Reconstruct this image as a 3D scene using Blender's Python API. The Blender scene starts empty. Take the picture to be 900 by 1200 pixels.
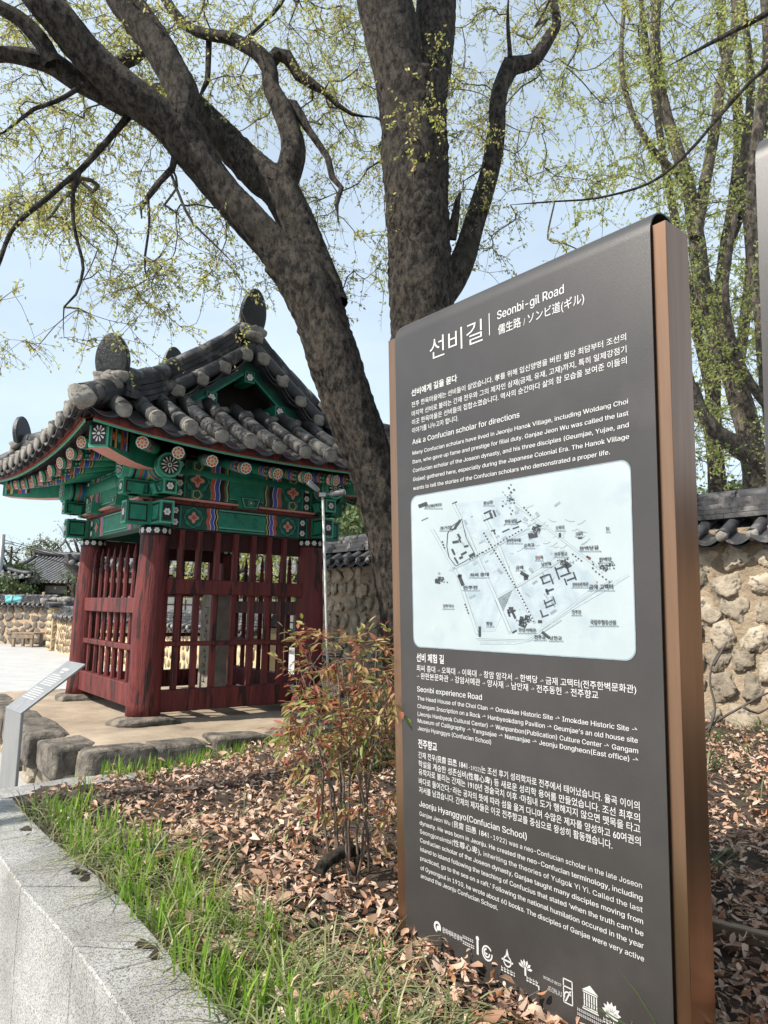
import bpy, math, random
import numpy as np
from mathutils import Vector, Matrix

SC = bpy.context.scene
COL = SC.collection
R = math.radians

# ------------------------------------------------------------------ camera
F, CX, CY, PITCH, ROLL, EYE = 832.0, 450.0, 600.0, R(7.75), R(1.1), 1.55
FW = np.array([0, math.cos(PITCH), math.sin(PITCH)])
UP0 = np.array([0, -math.sin(PITCH), math.cos(PITCH)])
RT = math.cos(ROLL) * np.array([1.0, 0, 0]) + math.sin(ROLL) * UP0
UP = math.cos(ROLL) * UP0 - math.sin(ROLL) * np.array([1.0, 0, 0])
OE = np.array([0, 0, EYE])
cam_data = bpy.data.cameras.new("camera")
cam_data.sensor_fit = 'VERTICAL'
cam_data.sensor_height = 36.0
cam_data.lens = 36.0 * F / 1200.0
cam_data.clip_start = 0.05
cam_data.clip_end = 4000
cam = bpy.data.objects.new("camera", cam_data)
COL.objects.link(cam)
cam.matrix_world = Matrix(((RT[0], UP[0], -FW[0], 0), (RT[1], UP[1], -FW[1], 0), (RT[2], UP[2], -FW[2], EYE), (0, 0, 0, 1)))
SC.camera = cam

# ------------------------------------------------------------------ light
SUN_AZ, SUN_EL = R(-116), R(46)          # azimuth from +Y towards +X
world = bpy.data.worlds.new("World")
SC.world = world
world.use_nodes = True
nt = world.node_tree
nt.nodes.clear()
out = nt.nodes.new("ShaderNodeOutputWorld")
bg = nt.nodes.new("ShaderNodeBackground")
sky = nt.nodes.new("ShaderNodeTexSky")
sky.sky_type = 'NISHITA'
sky.sun_disc = False
sky.sun_elevation = SUN_EL
sky.sun_rotation = SUN_AZ
sky.air_density = 1.0
sky.dust_density = 1.6
sky.ozone_density = 1.5
bg.inputs[1].default_value = 0.118
tc = nt.nodes.new("ShaderNodeTexCoord")
mp = nt.nodes.new("ShaderNodeMapping")
mp.inputs['Scale'].default_value = (1.0, 1.0, 2.6)
nz = nt.nodes.new("ShaderNodeTexNoise")
nz.inputs['Scale'].default_value = 1.6
nz.inputs['Detail'].default_value = 7
nz.inputs['Roughness'].default_value = 0.55
rp = nt.nodes.new("ShaderNodeValToRGB")
rp.color_ramp.elements[0].position = 0.3
rp.color_ramp.elements[0].color = (0.36, 0.36, 0.36, 1)
rp.color_ramp.elements[1].position = 0.75
rp.color_ramp.elements[1].color = (0.7, 0.7, 0.7, 1)
mx = nt.nodes.new("ShaderNodeMix")
mx.data_type = 'RGBA'
mx.inputs[7].default_value = (7.0, 8.2, 9.1, 1)
nt.links.new(tc.outputs['Generated'], mp.inputs[0])
nt.links.new(mp.outputs[0], nz.inputs['Vector'])
nt.links.new(nz.outputs[0], rp.inputs[0])
nt.links.new(rp.outputs[0], mx.inputs[0])
nt.links.new(sky.outputs[0], mx.inputs[6])
nt.links.new(mx.outputs[2], bg.inputs[0])
nt.links.new(bg.outputs[0], out.inputs[0])
sl = bpy.data.lights.new("sun", 'SUN')
sl.energy = 5.0
sl.angle = R(0.5)
sl.color = (1.0, 0.94, 0.84)
so = bpy.data.objects.new("sun", sl)
COL.objects.link(so)
sdir = Vector((math.sin(SUN_AZ) * math.cos(SUN_EL), math.cos(SUN_AZ) * math.cos(SUN_EL), math.sin(SUN_EL)))
so.rotation_euler = (-sdir).to_track_quat('-Z', 'Y').to_euler()
SC.view_settings.view_transform = 'Standard'
SC.view_settings.look = 'None'
SC.view_settings.exposure = 0.45
SC.view_settings.gamma = 1.0
SC.view_settings.use_curve_mapping = False
SC.cycles.max_bounces = 8
SC.cycles.transparent_max_bounces = 8
SC.cycles.caustics_reflective = False
SC.cycles.caustics_refractive = False

# ------------------------------------------------------------------ helpers
def ray(x, y):
    return FW + RT * (x - CX) / F - UP * (y - CY) / F

def at(x, y, Y):
    "point on the sight line of photo position (x, y) at the world depth Y"
    d = ray(x, y)
    return OE + d * Y / d[1]

def on_z(x, y, z):
    d = ray(x, y)
    return OE + d * (z - EYE) / d[2]

def px_size(p):
    return (np.asarray(p) - OE) @ FW / F

def tag(o, label=None, cat=None, group=None, kind=None):
    if label: o['label'] = label
    if cat: o['category'] = cat
    if group: o['group'] = group
    if kind: o['kind'] = kind
    return o

def empty(name, loc=(0, 0, 0), rz=0.0, label=None, cat=None, group=None):
    o = bpy.data.objects.new(name, None)
    COL.objects.link(o)
    o.location = loc
    o.rotation_euler = (0, 0, rz)
    o.empty_display_size = 0.1
    return tag(o, label, cat, group)

class MB:
    "collects geometry and links it as one mesh object"
    def __init__(self):
        self.v, self.f, self.m, self.n = [], [], [], 0
        self.sm = []
    def add(self, verts, faces, mat=0, smooth=False):
        verts = np.asarray(verts, float).reshape(-1, 3)
        self.v.append(verts)
        b = self.n
        for f in faces:
            self.f.append(tuple(i + b for i in f))
            self.m.append(mat)
            self.sm.append(smooth)
        self.n += len(verts)
    def box(self, c, s, mat=0, rz=0.0, taper=1.0, ax=None):
        x, y, z = s[0] / 2, s[1] / 2, s[2] / 2
        t = taper
        V = np.array([(-x, -y, -z), (x, -y, -z), (x, y, -z), (-x, y, -z), (-x * t, -y * t, z), (x * t, -y * t, z), (x * t, y * t, z), (-x * t, y * t, z)])
        if ax is not None:
            V = V @ np.array(ax)
        elif rz:
            c_, s_ = math.cos(rz), math.sin(rz)
            V = V @ np.array([[c_, s_, 0], [-s_, c_, 0], [0, 0, 1]])
        self.add(V + np.array(c), [(0, 3, 2, 1), (4, 5, 6, 7), (0, 1, 5, 4), (1, 2, 6, 5), (2, 3, 7, 6), (3, 0, 4, 7)], mat)
    def bbox(self, c, s, mat=0, bev=0.01, rz=0.0):
        "box with chamfered vertical and top edges"
        x, y, z = s[0] / 2, s[1] / 2, s[2] / 2
        b = min(bev, x * .9, y * .9, z * .9)
        def ring(ix, iy, zz):
            return [(-ix + b, -iy, zz), (ix - b, -iy, zz), (ix, -iy + b, zz), (ix, iy - b, zz), (ix - b, iy, zz), (-ix + b, iy, zz), (-ix, iy - b, zz), (-ix, -iy + b, zz)]
        V = np.array(ring(x - b * .6, y - b * .6, -z) + ring(x, y, -z + b) + ring(x, y, z - b) + ring(x - b * .6, y - b * .6, z))
        if rz:
            c_, s_ = math.cos(rz), math.sin(rz)
            V = V @ np.array([[c_, s_, 0], [-s_, c_, 0], [0, 0, 1]])
        fs = [tuple(range(7, -1, -1)), tuple(range(24, 32))]
        for k in range(3):
            for i in range(8):
                j = (i + 1) % 8
                fs.append((k * 8 + i, k * 8 + j, k * 8 + 8 + j, k * 8 + 8 + i))
        self.add(V + np.array(c), fs, mat)
    def tube(self, path, rad, n=8, mat=0, cap=True, smooth=True, squash=None, jit=0.0, rng=None, phase=0.0):
        P = np.asarray(path, float)
        k = len(P)
        rad = np.broadcast_to(np.asarray(rad, float), (k,))
        T = np.gradient(P, axis=0) if k > 2 else np.repeat((P[1] - P[0])[None], k, 0)
        T /= np.linalg.norm(T, axis=1)[:, None] + 1e-12
        a = np.array([0, 0, 1.0]) if abs(T[0][2]) < .9 else np.array([1.0, 0, 0])
        u = np.cross(T[0], a); u /= np.linalg.norm(u)
        ang = np.arange(n) * 2 * math.pi / n + phase
        V = []
        for i in range(k):
            u = u - T[i] * (u @ T[i]); u /= np.linalg.norm(u) + 1e-12
            w = np.cross(T[i], u)
            rr = rad[i] * (1 + (rng.normal(0, jit, n) if jit else 0))
            V.append(P[i] + (np.cos(ang) * rr)[:, None] * u + (np.sin(ang) * rr)[:, None] * w)
        V = np.concatenate(V)
        fs = []
        for i in range(k - 1):
            for j in range(n):
                q = (j + 1) % n
                fs.append((i * n + j, i * n + q, i * n + n + q, i * n + n + j))
        self.add(V, fs, mat, smooth)
        if cap and n > 3:
            self.f.append(tuple(self.n - k * n + i for i in range(n - 1, -1, -1))); self.m.append(mat); self.sm.append(False)
            self.f.append(tuple(self.n - n + i for i in range(n))); self.m.append(mat); self.sm.append(False)
    def cyl(self, p0, p1, r0, r1=None, n=16, mat=0, smooth=True):
        self.tube([p0, p1], [r0, r0 if r1 is None else r1], n, mat, True, smooth)
    def poly(self, pts, mat=0):
        self.add(pts, [tuple(range(len(pts)))], mat)
    def prism(self, poly, d, mat=0):
        "closed prism: polygon (3-D points) pushed along vector d"
        P = np.asarray(poly, float); n = len(P)
        V = np.concatenate([P, P + np.asarray(d, float)])
        fs = [tuple(range(n - 1, -1, -1)), tuple(range(n, 2 * n))]
        for i in range(n):
            j = (i + 1) % n
            fs.append((i, j, n + j, n + i))
        self.add(V, fs, mat)
    def ico(self, c, s, rng, mat=0, rough=.12, sub=2, rz=0.0, ax=None, flat=False):
        V, Fc = ICO[sub]
        d = V * (1 + rng.normal(0, rough, (len(V), 1)) * .5)
        q = rng.normal(0, 1, (4, 3))
        for w in q:
            w = w / np.linalg.norm(w)
            d = d * (1 + rough * np.sin(2.3 * (V @ w) * 2 + w[0] * 6))[:, None]
        d = np.clip(d, -.95, .95) * np.asarray(s)
        if ax is not None: d = d @ np.array(ax)
        elif rz:
            c_, s_ = math.cos(rz), math.sin(rz)
            d = d @ np.array([[c_, s_, 0], [-s_, c_, 0], [0, 0, 1]])
        self.add(d + np.asarray(c), Fc, mat, not flat)
    def build(self, name, mats, parent=None, bevel=0.0):
        me = bpy.data.meshes.new(name)
        V = np.concatenate(self.v) if self.v else np.zeros((0, 3))
        me.from_pydata(V.tolist(), [], self.f)
        if not isinstance(mats, (list, tuple)): mats = [mats]
        for m in mats: me.materials.append(m)
        me.polygons.foreach_set('material_index', self.m)
        me.polygons.foreach_set('use_smooth', self.sm)
        me.update()
        o = bpy.data.objects.new(name, me)
        COL.objects.link(o)
        if parent is not None: o.parent = parent
        if bevel:
            b = o.modifiers.new("bevel", 'BEVEL'); b.width = bevel; b.segments = 2; b.limit_method = 'ANGLE'
        return o

def raw_mesh(name, V, quads, mat, parent=None, tri=False, mats_idx=None, smooth=False):
    "fast mesh from numpy arrays, all faces with the same number of corners"
    k = quads.shape[1]
    me = bpy.data.meshes.new(name)
    me.vertices.add(len(V)); me.vertices.foreach_set('co', np.ascontiguousarray(V, dtype=np.float32).ravel())
    me.loops.add(quads.size); me.loops.foreach_set('vertex_index', np.ascontiguousarray(quads, dtype=np.int32).ravel())
    me.polygons.add(len(quads))
    me.polygons.foreach_set('loop_start', np.arange(0, quads.size, k, dtype=np.int32))
    mats = mat if isinstance(mat, (list, tuple)) else [mat]
    for m in mats: me.materials.append(m)
    if mats_idx is not None: me.polygons.foreach_set('material_index', np.asarray(mats_idx, dtype=np.int32))
    if smooth: me.polygons.foreach_set('use_smooth', np.ones(len(quads), dtype=bool))
    me.update(calc_edges=True)
    me.validate()
    o = bpy.data.objects.new(name, me)
    COL.objects.link(o)
    if parent is not None: o.parent = parent
    return o

def _ico():
    t = (1 + 5 ** .5) / 2
    V = np.array([(-1, t, 0), (1, t, 0), (-1, -t, 0), (1, -t, 0), (0, -1, t), (0, 1, t), (0, -1, -t), (0, 1, -t), (t, 0, -1), (t, 0, 1), (-t, 0, -1), (-t, 0, 1)], float)
    V /= np.linalg.norm(V, axis=1)[:, None]
    Fc = [(0, 11, 5), (0, 5, 1), (0, 1, 7), (0, 7, 10), (0, 10, 11), (1, 5, 9), (5, 11, 4), (11, 10, 2), (10, 7, 6), (7, 1, 8), (3, 9, 4), (3, 4, 2), (3, 2, 6), (3, 6, 8), (3, 8, 9), (4, 9, 5), (2, 4, 11), (6, 2, 10), (8, 6, 7), (9, 8, 1)]
    res = {0: (V, Fc)}
    for s in (1, 2, 3):
        V, Fc = res[s - 1]; V = V.tolist(); cache = {}; N = []
        def mid(a, b):
            k = (min(a, b), max(a, b))
            if k not in cache:
                m = [(V[a][i] + V[b][i]) / 2 for i in range(3)]; l = math.sqrt(sum(x * x for x in m))
                V.append([x / l for x in m]); cache[k] = len(V) - 1
            return cache[k]
        for a, b, c in Fc:
            x, y, z = mid(a, b), mid(b, c), mid(c, a)
            N += [(a, x, z), (b, y, x), (c, z, y), (x, y, z)]
        res[s] = (np.array(V), N)
    return res
ICO = _ico()

def catmull(P, step):
    "resampled Catmull-Rom curve through the points; extra columns are carried along"
    P = np.asarray(P, float)
    Q = np.vstack([2 * P[0] - P[1], P, 2 * P[-1] - P[-2]])
    out = []
    for i in range(1, len(Q) - 2):
        n = max(1, int(np.linalg.norm(Q[i + 1][:3] - Q[i][:3]) / step))
        for k in range(n):
            t = k / n
            a, b, c, d = Q[i - 1], Q[i], Q[i + 1], Q[i + 2]
            out.append(.5 * (2 * b + (c - a) * t + (2 * a - 5 * b + 4 * c - d) * t * t + (3 * b - a - 3 * c + d) * t ** 3))
    out.append(P[-1])
    return np.array(out)

# ------------------------------------------------------------------ materials
def mat(name, c1, c2=None, scale=8.0, rough=.7, bump=0.0, bscale=None, metal=0.0, spec=.4, detail=6, lo=.35, hi=.65, stretch=(1, 1, 1), island=0.0, spots=None, coord='Object'):
    m = bpy.data.materials.new(name)
    m.use_nodes = True
    t = m.node_tree
    b = t.nodes['Principled BSDF']
    b.inputs['Roughness'].default_value = rough
    b.inputs['Metallic'].default_value = metal
    b.inputs['Specular IOR Level'].default_value = spec
    b.inputs['Base Color'].default_value = (*c1, 1)
    tcn = t.nodes.new('ShaderNodeTexCoord'); mpn = t.nodes.new('ShaderNodeMapping')
    mpn.inputs['Scale'].default_value = stretch
    t.links.new(tcn.outputs[coord], mpn.inputs[0])
    cur = None
    if c2 is not None:
        n = t.nodes.new('ShaderNodeTexNoise'); n.inputs['Scale'].default_value = scale; n.inputs['Detail'].default_value = detail; n.inputs['Roughness'].default_value = .62
        t.links.new(mpn.outputs[0], n.inputs['Vector'])
        r = t.nodes.new('ShaderNodeValToRGB')
        r.color_ramp.elements[0].position = lo; r.color_ramp.elements[0].color = (*c1, 1)
        r.color_ramp.elements[1].position = hi; r.color_ramp.elements[1].color = (*c2, 1)
        t.links.new(n.outputs[0], r.inputs[0])
        cur = r.outputs[0]
    if spots is not None:          # (colour, scale, threshold, width)
        n = t.nodes.new('ShaderNodeTexNoise'); n.inputs['Scale'].default_value = spots[1]; n.inputs['Detail'].default_value = 5
        t.links.new(mpn.outputs[0], n.inputs['Vector'])
        mr = t.nodes.new('ShaderNodeMapRange'); mr.inputs[1].default_value = spots[2]; mr.inputs[2].default_value = spots[2] + spots[3]
        t.links.new(n.outputs[0], mr.inputs[0])
        x = t.nodes.new('ShaderNodeMix'); x.data_type = 'RGBA'
        t.links.new(mr.outputs[0], x.inputs[0])
        if cur is not None: t.links.new(cur, x.inputs[6])
        else: x.inputs[6].default_value = (*c1, 1)
        x.inputs[7].default_value = (*spots[0], 1)
        cur = x.outputs[2]
    if island:
        g = t.nodes.new('ShaderNodeNewGeometry')
        h = t.nodes.new('ShaderNodeHueSaturation')
        mr = t.nodes.new('ShaderNodeMapRange'); mr.inputs[3].default_value = 1 - island; mr.inputs[4].default_value = 1 + island
        t.links.new(g.outputs['Random Per Island'], mr.inputs[0])
        t.links.new(mr.outputs[0], h.inputs['Value'])
        if cur is not None: t.links.new(cur, h.inputs['Color'])
        else: h.inputs['Color'].default_value = (*c1, 1)
        cur = h.outputs[0]
    if cur is not None:
        t.links.new(cur, b.inputs['Base Color'])
    if bump:
        n = t.nodes.new('ShaderNodeTexNoise'); n.inputs['Scale'].default_value = bscale or scale * 3; n.inputs['Detail'].default_value = 6; n.inputs['Roughness'].default_value = .65
        t.links.new(mpn.outputs[0], n.inputs['Vector'])
        bp = t.nodes.new('ShaderNodeBump'); bp.inputs['Strength'].default_value = 1.0; bp.inputs['Distance'].default_value = bump
        t.links.new(n.outputs[0], bp.inputs['Height'])
        t.links.new(bp.outputs[0], b.inputs['Normal'])
    return m

def leaf_mat(name, cols, trans=.45, rough=.5, pos=None):
    "leaf colour picked per leaf from a ramp; light also comes through"
    m = bpy.data.materials.new(name); m.use_nodes = True
    t = m.node_tree; t.nodes.clear()
    o = t.nodes.new('ShaderNodeOutputMaterial')
    g = t.nodes.new('ShaderNodeNewGeometry')
    r = t.nodes.new('ShaderNodeValToRGB')
    e = r.color_ramp.elements
    while len(e) < len(cols): e.new(.5)
    for i, c in enumerate(cols):
        e[i].position = pos[i] if pos else i / max(1, len(cols) - 1)
        e[i].color = (*c, 1)
    t.links.new(g.outputs['Random Per Island'], r.inputs[0])
    p = t.nodes.new('ShaderNodeBsdfPrincipled'); p.inputs['Roughness'].default_value = rough; p.inputs['Specular IOR Level'].default_value = .35
    t.links.new(r.outputs[0], p.inputs['Base Color'])
    if trans:
        tr = t.nodes.new('ShaderNodeBsdfTranslucent'); t.links.new(r.outputs[0], tr.inputs[0])
        x = t.nodes.new('ShaderNodeMixShader'); x.inputs[0].default_value = trans
        t.links.new(p.outputs[0], x.inputs[1]); t.links.new(tr.outputs[0], x.inputs[2]); t.links.new(x.outputs[0], o.inputs[0])
    else:
        t.links.new(p.outputs[0], o.inputs[0])
    return m

def bark_mat(name, c1, c2, c3, scale=9.0, bump=.02):
    m = bpy.data.materials.new(name); m.use_nodes = True
    t = m.node_tree; b = t.nodes['Principled BSDF']
    b.inputs['Roughness'].default_value = .85; b.inputs['Specular IOR Level'].default_value = .25
    tcn = t.nodes.new('ShaderNodeTexCoord'); mpn = t.nodes.new('ShaderNodeMapping')
    mpn.inputs['Scale'].default_value = (1, 1, .55)
    t.links.new(tcn.outputs['Object'], mpn.inputs[0])
    n = t.nodes.new('ShaderNodeTexNoise'); n.inputs['Scale'].default_value = scale * 1.2; n.inputs['Detail'].default_value = 10; n.inputs['Roughness'].default_value = .78
    t.links.new(mpn.outputs[0], n.inputs['Vector'])
    r = t.nodes.new('ShaderNodeValToRGB')
    r.color_ramp.elements[0].position = .43; r.color_ramp.elements[0].color = (*c1, 1)
    r.color_ramp.elements[1].position = .6; r.color_ramp.elements[1].color = (*c2, 1)
    t.links.new(n.outputs[0], r.inputs[0])
    n2 = t.nodes.new('ShaderNodeTexNoise'); n2.inputs['Scale'].default_value = 3.1; n2.inputs['Detail'].default_value = 5
    t.links.new(tcn.outputs['Object'], n2.inputs['Vector'])
    mr = t.nodes.new('ShaderNodeMapRange'); mr.inputs[1].default_value = .56; mr.inputs[2].default_value = .8
    t.links.new(n2.outputs[0], mr.inputs[0])
    x = t.nodes.new('ShaderNodeMix'); x.data_type = 'RGBA'; x.inputs[7].default_value = (*c3, 1)
    t.links.new(mr.outputs[0], x.inputs[0]); t.links.new(r.outputs[0], x.inputs[6])
    v = t.nodes.new('ShaderNodeTexVoronoi'); v.feature = 'DISTANCE_TO_EDGE'; v.inputs['Scale'].default_value = scale * 1.5
    wn = t.nodes.new('ShaderNodeMix'); wn.data_type = 'VECTOR'; wn.inputs[0].default_value = .3
    t.links.new(mpn.outputs[0], wn.inputs[4]); t.links.new(n.outputs['Color'], wn.inputs[5])
    t.links.new(wn.outputs[1], v.inputs['Vector'])
    ck = t.nodes.new('ShaderNodeMapRange'); ck.inputs[1].default_value = .0; ck.inputs[2].default_value = .13; ck.inputs[3].default_value = .5; ck.inputs[4].default_value = 1.0
    t.links.new(v.outputs[0], ck.inputs[0])
    hs = t.nodes.new('ShaderNodeHueSaturation'); t.links.new(x.outputs[2], hs.inputs['Color']); t.links.new(ck.outputs[0], hs.inputs['Value'])
    t.links.new(hs.outputs[0], b.inputs['Base Color'])
    ad = t.nodes.new('ShaderNodeMath'); ad.operation = 'MULTIPLY_ADD'; ad.inputs[1].default_value = .8
    t.links.new(v.outputs[0], ad.inputs[0]); t.links.new(n.outputs[0], ad.inputs[2])
    bp = t.nodes.new('ShaderNodeBump'); bp.inputs['Distance'].default_value = bump
    t.links.new(ad.outputs[0], bp.inputs['Height']); t.links.new(bp.outputs[0], b.inputs['Normal'])
    return m

M = {}
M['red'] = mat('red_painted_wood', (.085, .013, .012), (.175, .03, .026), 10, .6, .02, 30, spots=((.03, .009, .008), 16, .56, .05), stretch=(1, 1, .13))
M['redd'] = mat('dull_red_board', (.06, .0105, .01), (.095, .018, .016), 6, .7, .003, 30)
M['green'] = mat('dancheong_green', (.012, .165, .098), (.02, .235, .145), 14, .55, .002, 50, spots=((.008, .09, .06), 7, .6, .12))
M['dgreen'] = mat('dark_green_paint', (.008, .06, .042), (.012, .095, .065), 16, .55, .002, 50)
M['lgreen'] = mat('pale_green_paint', (.09, .36, .24), (.13, .44, .31), 16, .55)
M['black'] = mat('black_paint', (.006, .006, .008), (.012, .012, .014), 20, .5)
M['white'] = mat('white_paint', (.62, .6, .56), (.75, .73, .69), 20, .6)
M['rust'] = mat('vermilion_paint', (.42, .07, .03), (.55, .11, .05), 20, .55)
M['blue'] = mat('blue_paint', (.045, .075, .36), (.07, .11, .46), 20, .55)
M['yellow'] = mat('ochre_paint', (.48, .33, .08), (.6, .43, .13), 20, .55)
M['pink'] = mat('pink_paint', (.56, .24, .19), (.66, .32, .26), 20, .55)
M['tile'] = mat('dark_roof_tile', (.02, .02, .023), (.058, .057, .061), 5, .55, .004, 40, spots=((.19, .18, .17), 6, .56, .16), island=.25)
M['tiled'] = mat('black_glazed_tile', (.012, .012, .014), (.025, .025, .028), 6, .42, .008, 30)
M['mortar'] = mat('lime_mortar', (.17, .156, .137), (.31, .285, .255), 14, .9, .012, 30, spots=((.17, .155, .14), 9, .58, .12))
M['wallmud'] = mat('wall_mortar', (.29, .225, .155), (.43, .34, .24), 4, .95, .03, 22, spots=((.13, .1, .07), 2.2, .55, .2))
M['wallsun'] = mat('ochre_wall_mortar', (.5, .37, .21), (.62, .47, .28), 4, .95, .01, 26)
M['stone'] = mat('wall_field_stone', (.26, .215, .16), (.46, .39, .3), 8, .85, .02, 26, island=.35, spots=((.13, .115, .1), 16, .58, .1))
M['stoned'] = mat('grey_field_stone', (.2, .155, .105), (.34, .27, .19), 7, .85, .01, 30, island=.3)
M['rock'] = mat('dark_platform_rock', (.06, .053, .046), (.22, .19, .155), 8, .85, .035, 18, spots=((.26, .22, .17), 4, .58, .12))
M['sand'] = mat('packed_sand', (.27, .215, .155), (.43, .35, .26), 2.2, .95, .008, 60, spots=((.17, .14, .105), 1.3, .53, .2))
M['pave'] = mat('pale_paving', (.37, .365, .355), (.46, .455, .445), 1.2, .9, .002, 60, stretch=(1, 3, 1), spots=((.29, .285, .28), 5, .6, .1))
M['soil'] = mat('dark_soil', (.035, .024, .017), (.09, .065, .047), 9, .95, .03, 40)
M['steel'] = mat('brushed_grey_steel', (.24, .24, .24), (.3, .3, .3), 30, .42, metal=.4, stretch=(1, 1, .1))
M['lens'] = mat('lamp_lens', (.5, .5, .48), None, rough=.2)
M['polew'] = mat('pale_pole_metal', (.46, .46, .44), (.56, .56, .54), 20, .5, metal=.2)
M['wood'] = mat('weathered_wood', (.2, .14, .095), (.33, .25, .18), 6, .85, .006, 30, stretch=(1, 1, 1))
M['stele'] = mat('stele_stone', (.21, .185, .15), (.33, .295, .245), 7, .85, .012, 34, spots=((.14, .13, .11), 3, .56, .15))
M['bark'] = bark_mat('zelkova_bark', (.022, .018, .015), (.22, .185, .15), (.1, .084, .068), 20, .08)
M['barkm'] = bark_mat('mossy_flaking_bark', (.02, .017, .014), (.23, .19, .152), (.09, .078, .058), 18, .09)
M['tilep'] = mat('pale_eave_tile', (.055, .053, .053), (.145, .138, .13), 7, .75, .005, 40, spots=((.06, .06, .062), 8, .55, .14), island=.2)  # lighter tone for the tile pieces nearest the eave
M['barkp'] = bark_mat('pale_bark', (.09, .075, .06), (.34, .29, .235), (.19, .16, .125), 16, .03)
M['twig'] = mat('twig_bark', (.06, .05, .043), (.11, .093, .08), 20, .85)
M['leafy'] = leaf_mat('young_zelkova_leaf', [(.3, .34, .06), (.48, .52, .14), (.58, .58, .22), (.44, .32, .14), (.44, .5, .1)], .6)
M['leafg'] = leaf_mat('fresh_tree_leaf', [(.24, .29, .06), (.4, .44, .13), (.52, .53, .22), (.33, .38, .1)], .55)
M['leafd'] = leaf_mat('dark_green_leaf', [(.03, .055, .016), (.06, .09, .028), (.1, .13, .045), (.045, .07, .02)], .3)
M['leafh'] = leaf_mat('hill_wood_leaf', [(.05, .085, .03), (.11, .15, .06), (.19, .23, .1), (.08, .11, .045)], .3)
M['leafs'] = leaf_mat('spring_far_leaf', [(.19, .2, .11), (.28, .28, .16), (.22, .23, .12)], .4)

# ================================================================== the setting
rng = np.random.default_rng(7)
PA = R(52)
A_ = np.array([math.sin(PA), math.cos(PA), 0]); B_ = np.array([-A_[1], A_[0], 0])
PC = np.array([-2.128, 8.158, 0.0])
def pl(x, y, z=0.0):
    "pavilion coordinates to world"
    return PC + A_ * x + B_ * y + np.array([0, 0, z])
def to_pl(p):
    q = np.asarray(p) - PC
    return np.array([q @ A_, q @ B_, q[2]])

# plaza: one sheet to the horizon, a little finer near by
g = MB()
g.add([(-1500, -300, 0), (1500, -300, 0), (1500, 2500, 0), (-1500, 2500, 0)], [(0, 1, 2, 3)])
tag(g.build('plaza_ground', M['pave']), kind='structure')

# planter outline (inner side of the granite kerb, then the platform front, then the wall)
CI = np.array([(-1.80, 3.66), (-1.379, 3.118), (-1.049, 2.744), (-.80, 2.439), (-.486, 2.005), (-.30, 1.76), (.15, 1.15), (.62, .5), (1.4, -.6)])
CO = np.array([(-2.02, 3.62), (-1.70, 3.17), (-1.426, 2.839), (-1.209, 2.567), (-.852, 2.151), (-.558, 1.783), (-.08, 1.21), (.33, .7), (1.15, -.45 - .4)])
WALLD = np.array([-.616, .788]); WALLP = np.array([3.02, 6.45])
def wallpt(t): return WALLP + WALLD * t
POLY = np.array([(-1.86, 3.70), *CI[1:], (4.6, -.6), tuple(wallpt(-6)), tuple(wallpt(6.2)), (-.9, 11.2), (-1.9, 11.0), (.55, 7.6), (-.55, 6.55), (-1.25, 5.75), (-1.58, 4.6), (-1.62, 3.95)])
def inside(P, poly):
    x, y = P[:, 0], P[:, 1]; r = np.zeros(len(P), bool); n = len(poly)
    for i in range(n):
        x0, y0 = poly[i]; x1, y1 = poly[(i + 1) % n]
        c = ((y0 > y) != (y1 > y)) & (x < (x1 - x0) * (y - y0) / (y1 - y0 + 1e-12) + x0)
        r ^= c
    return r
def edge_dist(P, poly):
    best = np.full(len(P), 1e9); n = len(poly)
    for i in range(n):
        a = poly[i]; b = poly[(i + 1) % n]; d = b - a
        t = np.clip(((P - a) @ d) / (d @ d), 0, 1)
        best = np.minimum(best, np.linalg.norm(P - (a + t[:, None] * d), axis=1))
    return best
def plat_gap(x, y):
    q = (x - PC[0]) * B_[0] + (y - PC[1]) * B_[1]
    return np.clip(-2.15 - q, 0, 9)
def soil_z(P):
    P = np.atleast_2d(P); x, y = P[:, 0], P[:, 1]
    return .565 + .018 * np.sin(x * 3.1 + y * 1.7) + .014 * np.sin(x * 7.3 - y * 5.9) + .01 * np.sin(x * 13 + y * 11) + .03 * np.clip(x + .4, 0, 2) * np.clip(y - 1, 0, 3) / 3 - .2 * np.clip(1 - ((y - 5.25) * .616 * -1 + (x + 2.2) * .0 + 0) * 0 - plat_gap(x, y) / 1.5, 0, 1) - .055 * np.exp(-(((x - .3) * .64 + (y - 2.1) * .77) / .5) ** 2 - (((x - .3) * .77 - (y - 2.1) * .64) / .8) ** 2)
st = .06
gx = np.arange(-2.0, 7.4, st); gy = np.arange(-.8, 11.4, st)
GX, GY = np.meshgrid(gx, gy); Pg = np.stack([GX.ravel(), GY.ravel()], 1)
ins = inside(Pg, POLY); Zg = soil_z(Pg)
nx, ny = len(gx), len(gy)
ii = np.arange(nx * ny).reshape(ny, nx)
q = np.stack([ii[:-1, :-1].ravel(), ii[:-1, 1:].ravel(), ii[1:, 1:].ravel(), ii[1:, :-1].ravel()], 1)
q = q[ins[q].any(1)]
used = np.unique(q); remap = np.zeros(nx * ny, int); remap[used] = np.arange(len(used))
tag(raw_mesh('planter_soil', np.column_stack([Pg, Zg])[used], remap[q], M['soil'], smooth=True), kind='structure')

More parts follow.
